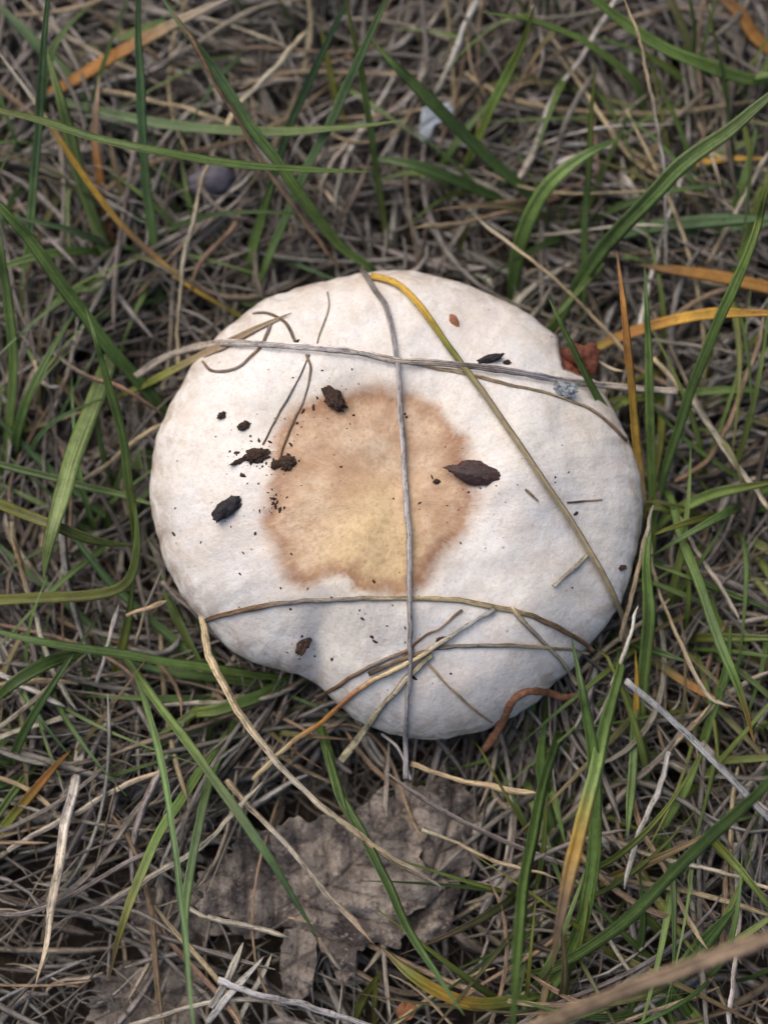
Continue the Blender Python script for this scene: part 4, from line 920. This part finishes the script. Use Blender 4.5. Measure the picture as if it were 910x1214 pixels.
def thatch_mesh(P, half, cols, name):
    N, K, _ = P.shape
    T = np.gradient(P, axis=1); T /= np.linalg.norm(T, axis=2)[..., None] + 1e-9
    side = np.cross(T, np.array([0, 0, 1.0])); side /= np.linalg.norm(side, axis=2)[..., None] + 1e-9
    nor = np.cross(side, T)
    rl = RNG.uniform(-.7, .7, N)[:, None, None]
    side, nor = side * np.cos(rl) + nor * np.sin(rl), nor * np.cos(rl) - side * np.sin(rl)
    sec = np.array([(-1, 0.0), (0, .22), (1, 0.0), (0, -.22)])
    prof = (np.clip(1 - np.abs(np.linspace(-1, 1, K)) ** 6, .25, 1))[None] * half[:, None]
    prof = prof * (1 + .15 * np.sin(np.linspace(0, 9, K)[None] + RNG.uniform(0, 6, N)[:, None]))
    co = P[:, :, None, :] + side[:, :, None, :] * (sec[:, 0][None, None, :, None] * prof[:, :, None, None]) + nor[:, :, None, :] * (sec[:, 1][None, None, :, None] * prof[:, :, None, None])
    L = np.linalg.norm(np.diff(P, axis=1), axis=2).sum(1)
    bl = np.stack([np.broadcast_to(sec[:, 0], (N, K, 4)), np.broadcast_to((np.linspace(0, 1, K)[None] * L[:, None])[:, :, None], (N, K, 4)), np.broadcast_to(RNG.uniform(0, 300, N)[:, None, None], (N, K, 4))], -1)
    wv = 1 + .22 * np.sin(np.linspace(0, 1, K)[None] * RNG.uniform(2, 12, N)[:, None] + RNG.uniform(0, 6, N)[:, None])
    col = np.broadcast_to((cols[:, None, :] * wv[..., None])[:, :, None, :], (N, K, 4, 3))
    i = np.arange(N * K * 4).reshape(N, K, 4); j = np.roll(i, -1, axis=2)
    f = np.stack([i[:, :-1], i[:, 1:], j[:, 1:], j[:, :-1]], -1).reshape(-1, 4)
    return mesh_np(name, co.reshape(-1, 3), f, col.reshape(-1, 3), bl.reshape(-1, 3))
def lit_cols(N, dark=1.0):
    return LIT[RNG.choice(len(LIT), N, p=LITP)] * RNG.uniform(.7, 1.2, N)[:, None] * (1 + RNG.uniform(-.03, .03, (N, 3))) * dark

def in_clearing(P):
    """dead leaves and bare soil at the bottom: little straw lies on top there"""
    c = P.mean(1)
    a = at(400, 1045, 1.0); b = at(190, 1180, 1.0)
    q = ((c[:, 0] - a[0]) / 2.9) ** 2 + ((c[:, 1] - a[1]) / 1.75) ** 2 < 1
    r = ((c[:, 0] - b[0]) / 1.8) ** 2 + ((c[:, 1] - b[1]) / 1.3) ** 2 < 1
    return (q & (c[:, 2] > 0.35) & (RNG.random(len(c)) > 0.09)) | (r & (c[:, 2] > 0.5) & (RNG.random(len(c)) > 0.6))
def under_cap(P):
    x, y = P[..., 0] - CC[0], P[..., 1] - CC[1]
    th = np.arctan2(y, x); R = np.interp(th, _angp, _radp)
    return (np.hypot(x, y) < R * .93).all(1)

def build_thatch():
    for N, lm, lx, curl, zl, zh, K, w0, w1, nm, lab in [
        (10000, 1.2, 5.0, 0.36, 0.0, 1.2, 10, .014, .088, 'dead_thatch', 'tangled mat of dead grey brown grass covering the soil'),
        (7000, 0.3, 1.7, 0.25, 0.0, 1.05, 5, .02, .13, 'chaff', 'short broken chaff scattered through the dead grass'),
        (5000, 1.0, 3.2, 1.6, 0.1, 1.15, 14, .008, .020, 'fine_rootlets', 'curly hair thin rootlets tangled in the dead grass')]:
        P, L = thatch_points(N, -15, 15, -15, 19, lm, lx, curl, zl, zh, K)
        yb = at(455, 900, 1)[1]; low = np.clip((yb - P[:, :, 1].mean(1)) / 3.5, 0, 1)
        keep = ~in_clearing(P) & ~under_cap(P) & (RNG.random(len(P)) > .58 * low)
        P[..., 2] -= (.25 * low)[:, None]
        P = P[keep]; P[..., 2] = np.maximum(P[..., 2], -.1)
        h = w0 + (w1 - w0) * RNG.random(len(P)) ** 1.9
        tag(link(nm, thatch_mesh(P, h, lit_cols(len(P)), nm), M_STRAW), lab, 'dead grass', kind='stuff')
build_thatch()

# straws on top of the mat that can be told apart
LAND = [('the grey pebble', 250, 216), ('the bluish white chip', 515, 145), ('the top left corner', 30, 30), ('the wide pale green blade', 100, 230), ('the purple brown leaf', 695, 208),
        ('the top right corner', 880, 30), ('the wide bluish blade', 820, 266), ('the level orange blades', 840, 350), ('the upright yellow blade', 760, 470), ('the widest light green leaf', 85, 560),
        ('the bent olive blade', 100, 705), ('the drooping dark blade', 30, 810), ('the thick beige stalk', 70, 1030), ('the large dead leaf', 370, 1050), ('the bottom left leaf', 180, 1190),
        ('the rust brown stalk', 640, 850), ('the thick brown stalk', 780, 1160), ('the grey stick', 830, 890), ('the right edge at mid height', 890, 600), ('the orange tipped blade', 850, 760),
        ('the top middle edge', 470, 20), ('the cap upper left rim', 240, 360), ('the yellow tipped blade', 670, 1060), ('the cap top', 450, 290), ('the left edge above middle', 15, 400)]
def build_loose():
    P, L = thatch_points(300, -8.4, 8.4, -9.5, 12.5, 2.0, 6.5, .38, 1.0, 1.4, 14)
    keep = ~in_clearing(P)
    x, y = P[..., 0] - CC[0], P[..., 1] - CC[1]
    R = np.interp(np.arctan2(y, x), _angp, _radp)
    keep &= (np.hypot(x, y) > R * 1.0).all(1) | ((P[..., 2].max(1) < 1.35) & (np.hypot(x, y) > R * .8).all(1))
    P = P[keep][:185]
    names = {'w': ('bleached pale', 'p'), 't': ('tan', 't'), 'm': ('grey mauve', 'm'), 'e': ('brown', 'e')}
    LW = [(n_, at(a_, b_, 1.2)) for n_, a_, b_ in LAND]
    made = {}
    for q in range(len(P)):
        kd = random.choice('wtmmmmee'); nm, pc = names[kd]
        c_ = P[q].mean(0); e = P[q, -1] - P[q, 0]
        a_ = math.degrees(math.atan2(e[1], e[0])) % 180
        way = 'lying level' if a_ < 22 or a_ > 158 else 'leaning right' if a_ < 68 else 'lying upright' if a_ < 112 else 'leaning left'
        size = 'long' if np.linalg.norm(e) > 4 else 'short'
        near = min(LW, key=lambda t: np.linalg.norm(t[1][:2] - c_[:2]))[0]
        SEED[0] += 2.9
        half = np.full(14, random.uniform(.025, .062)) * np.clip(1 - np.abs(np.linspace(-1, 1, 14)) ** 8, .3, 1)
        co, f, c, bl = strip(P[q], half, stops(pc + pc, 14, .1) * random.uniform(.6, 1.0), random.choice(('tube', 'tube', 'flat')), random.uniform(-.6, .6), SEED[0])
        o = link('loose_straw', mesh_np('loose_straw', co - P[q, 0], f, c, bl), M_STRAW, None, P[q, 0] * S)
        made.setdefault((f'{size} {nm} loose straw', f'{way} near {near}'), []).append((c_[0], o, nm))
    for (a_, b_), lst in made.items():
        lst.sort(key=lambda t: t[0])
        for k, (_, o, nm) in enumerate(lst):
            pre = '' if len(lst) == 1 else ('left ', 'right ')[k] if len(lst) == 2 else 'leftmost ' if k == 0 else 'rightmost ' if k == len(lst) - 1 else 'middle ' if len(lst) == 3 else ('', 'second ', 'third ', 'fourth ', 'fifth ')[k]
            tag(o, f'{pre}{a_} {b_}', 'straw', f'{nm} straws loose on the thatch')
build_loose()
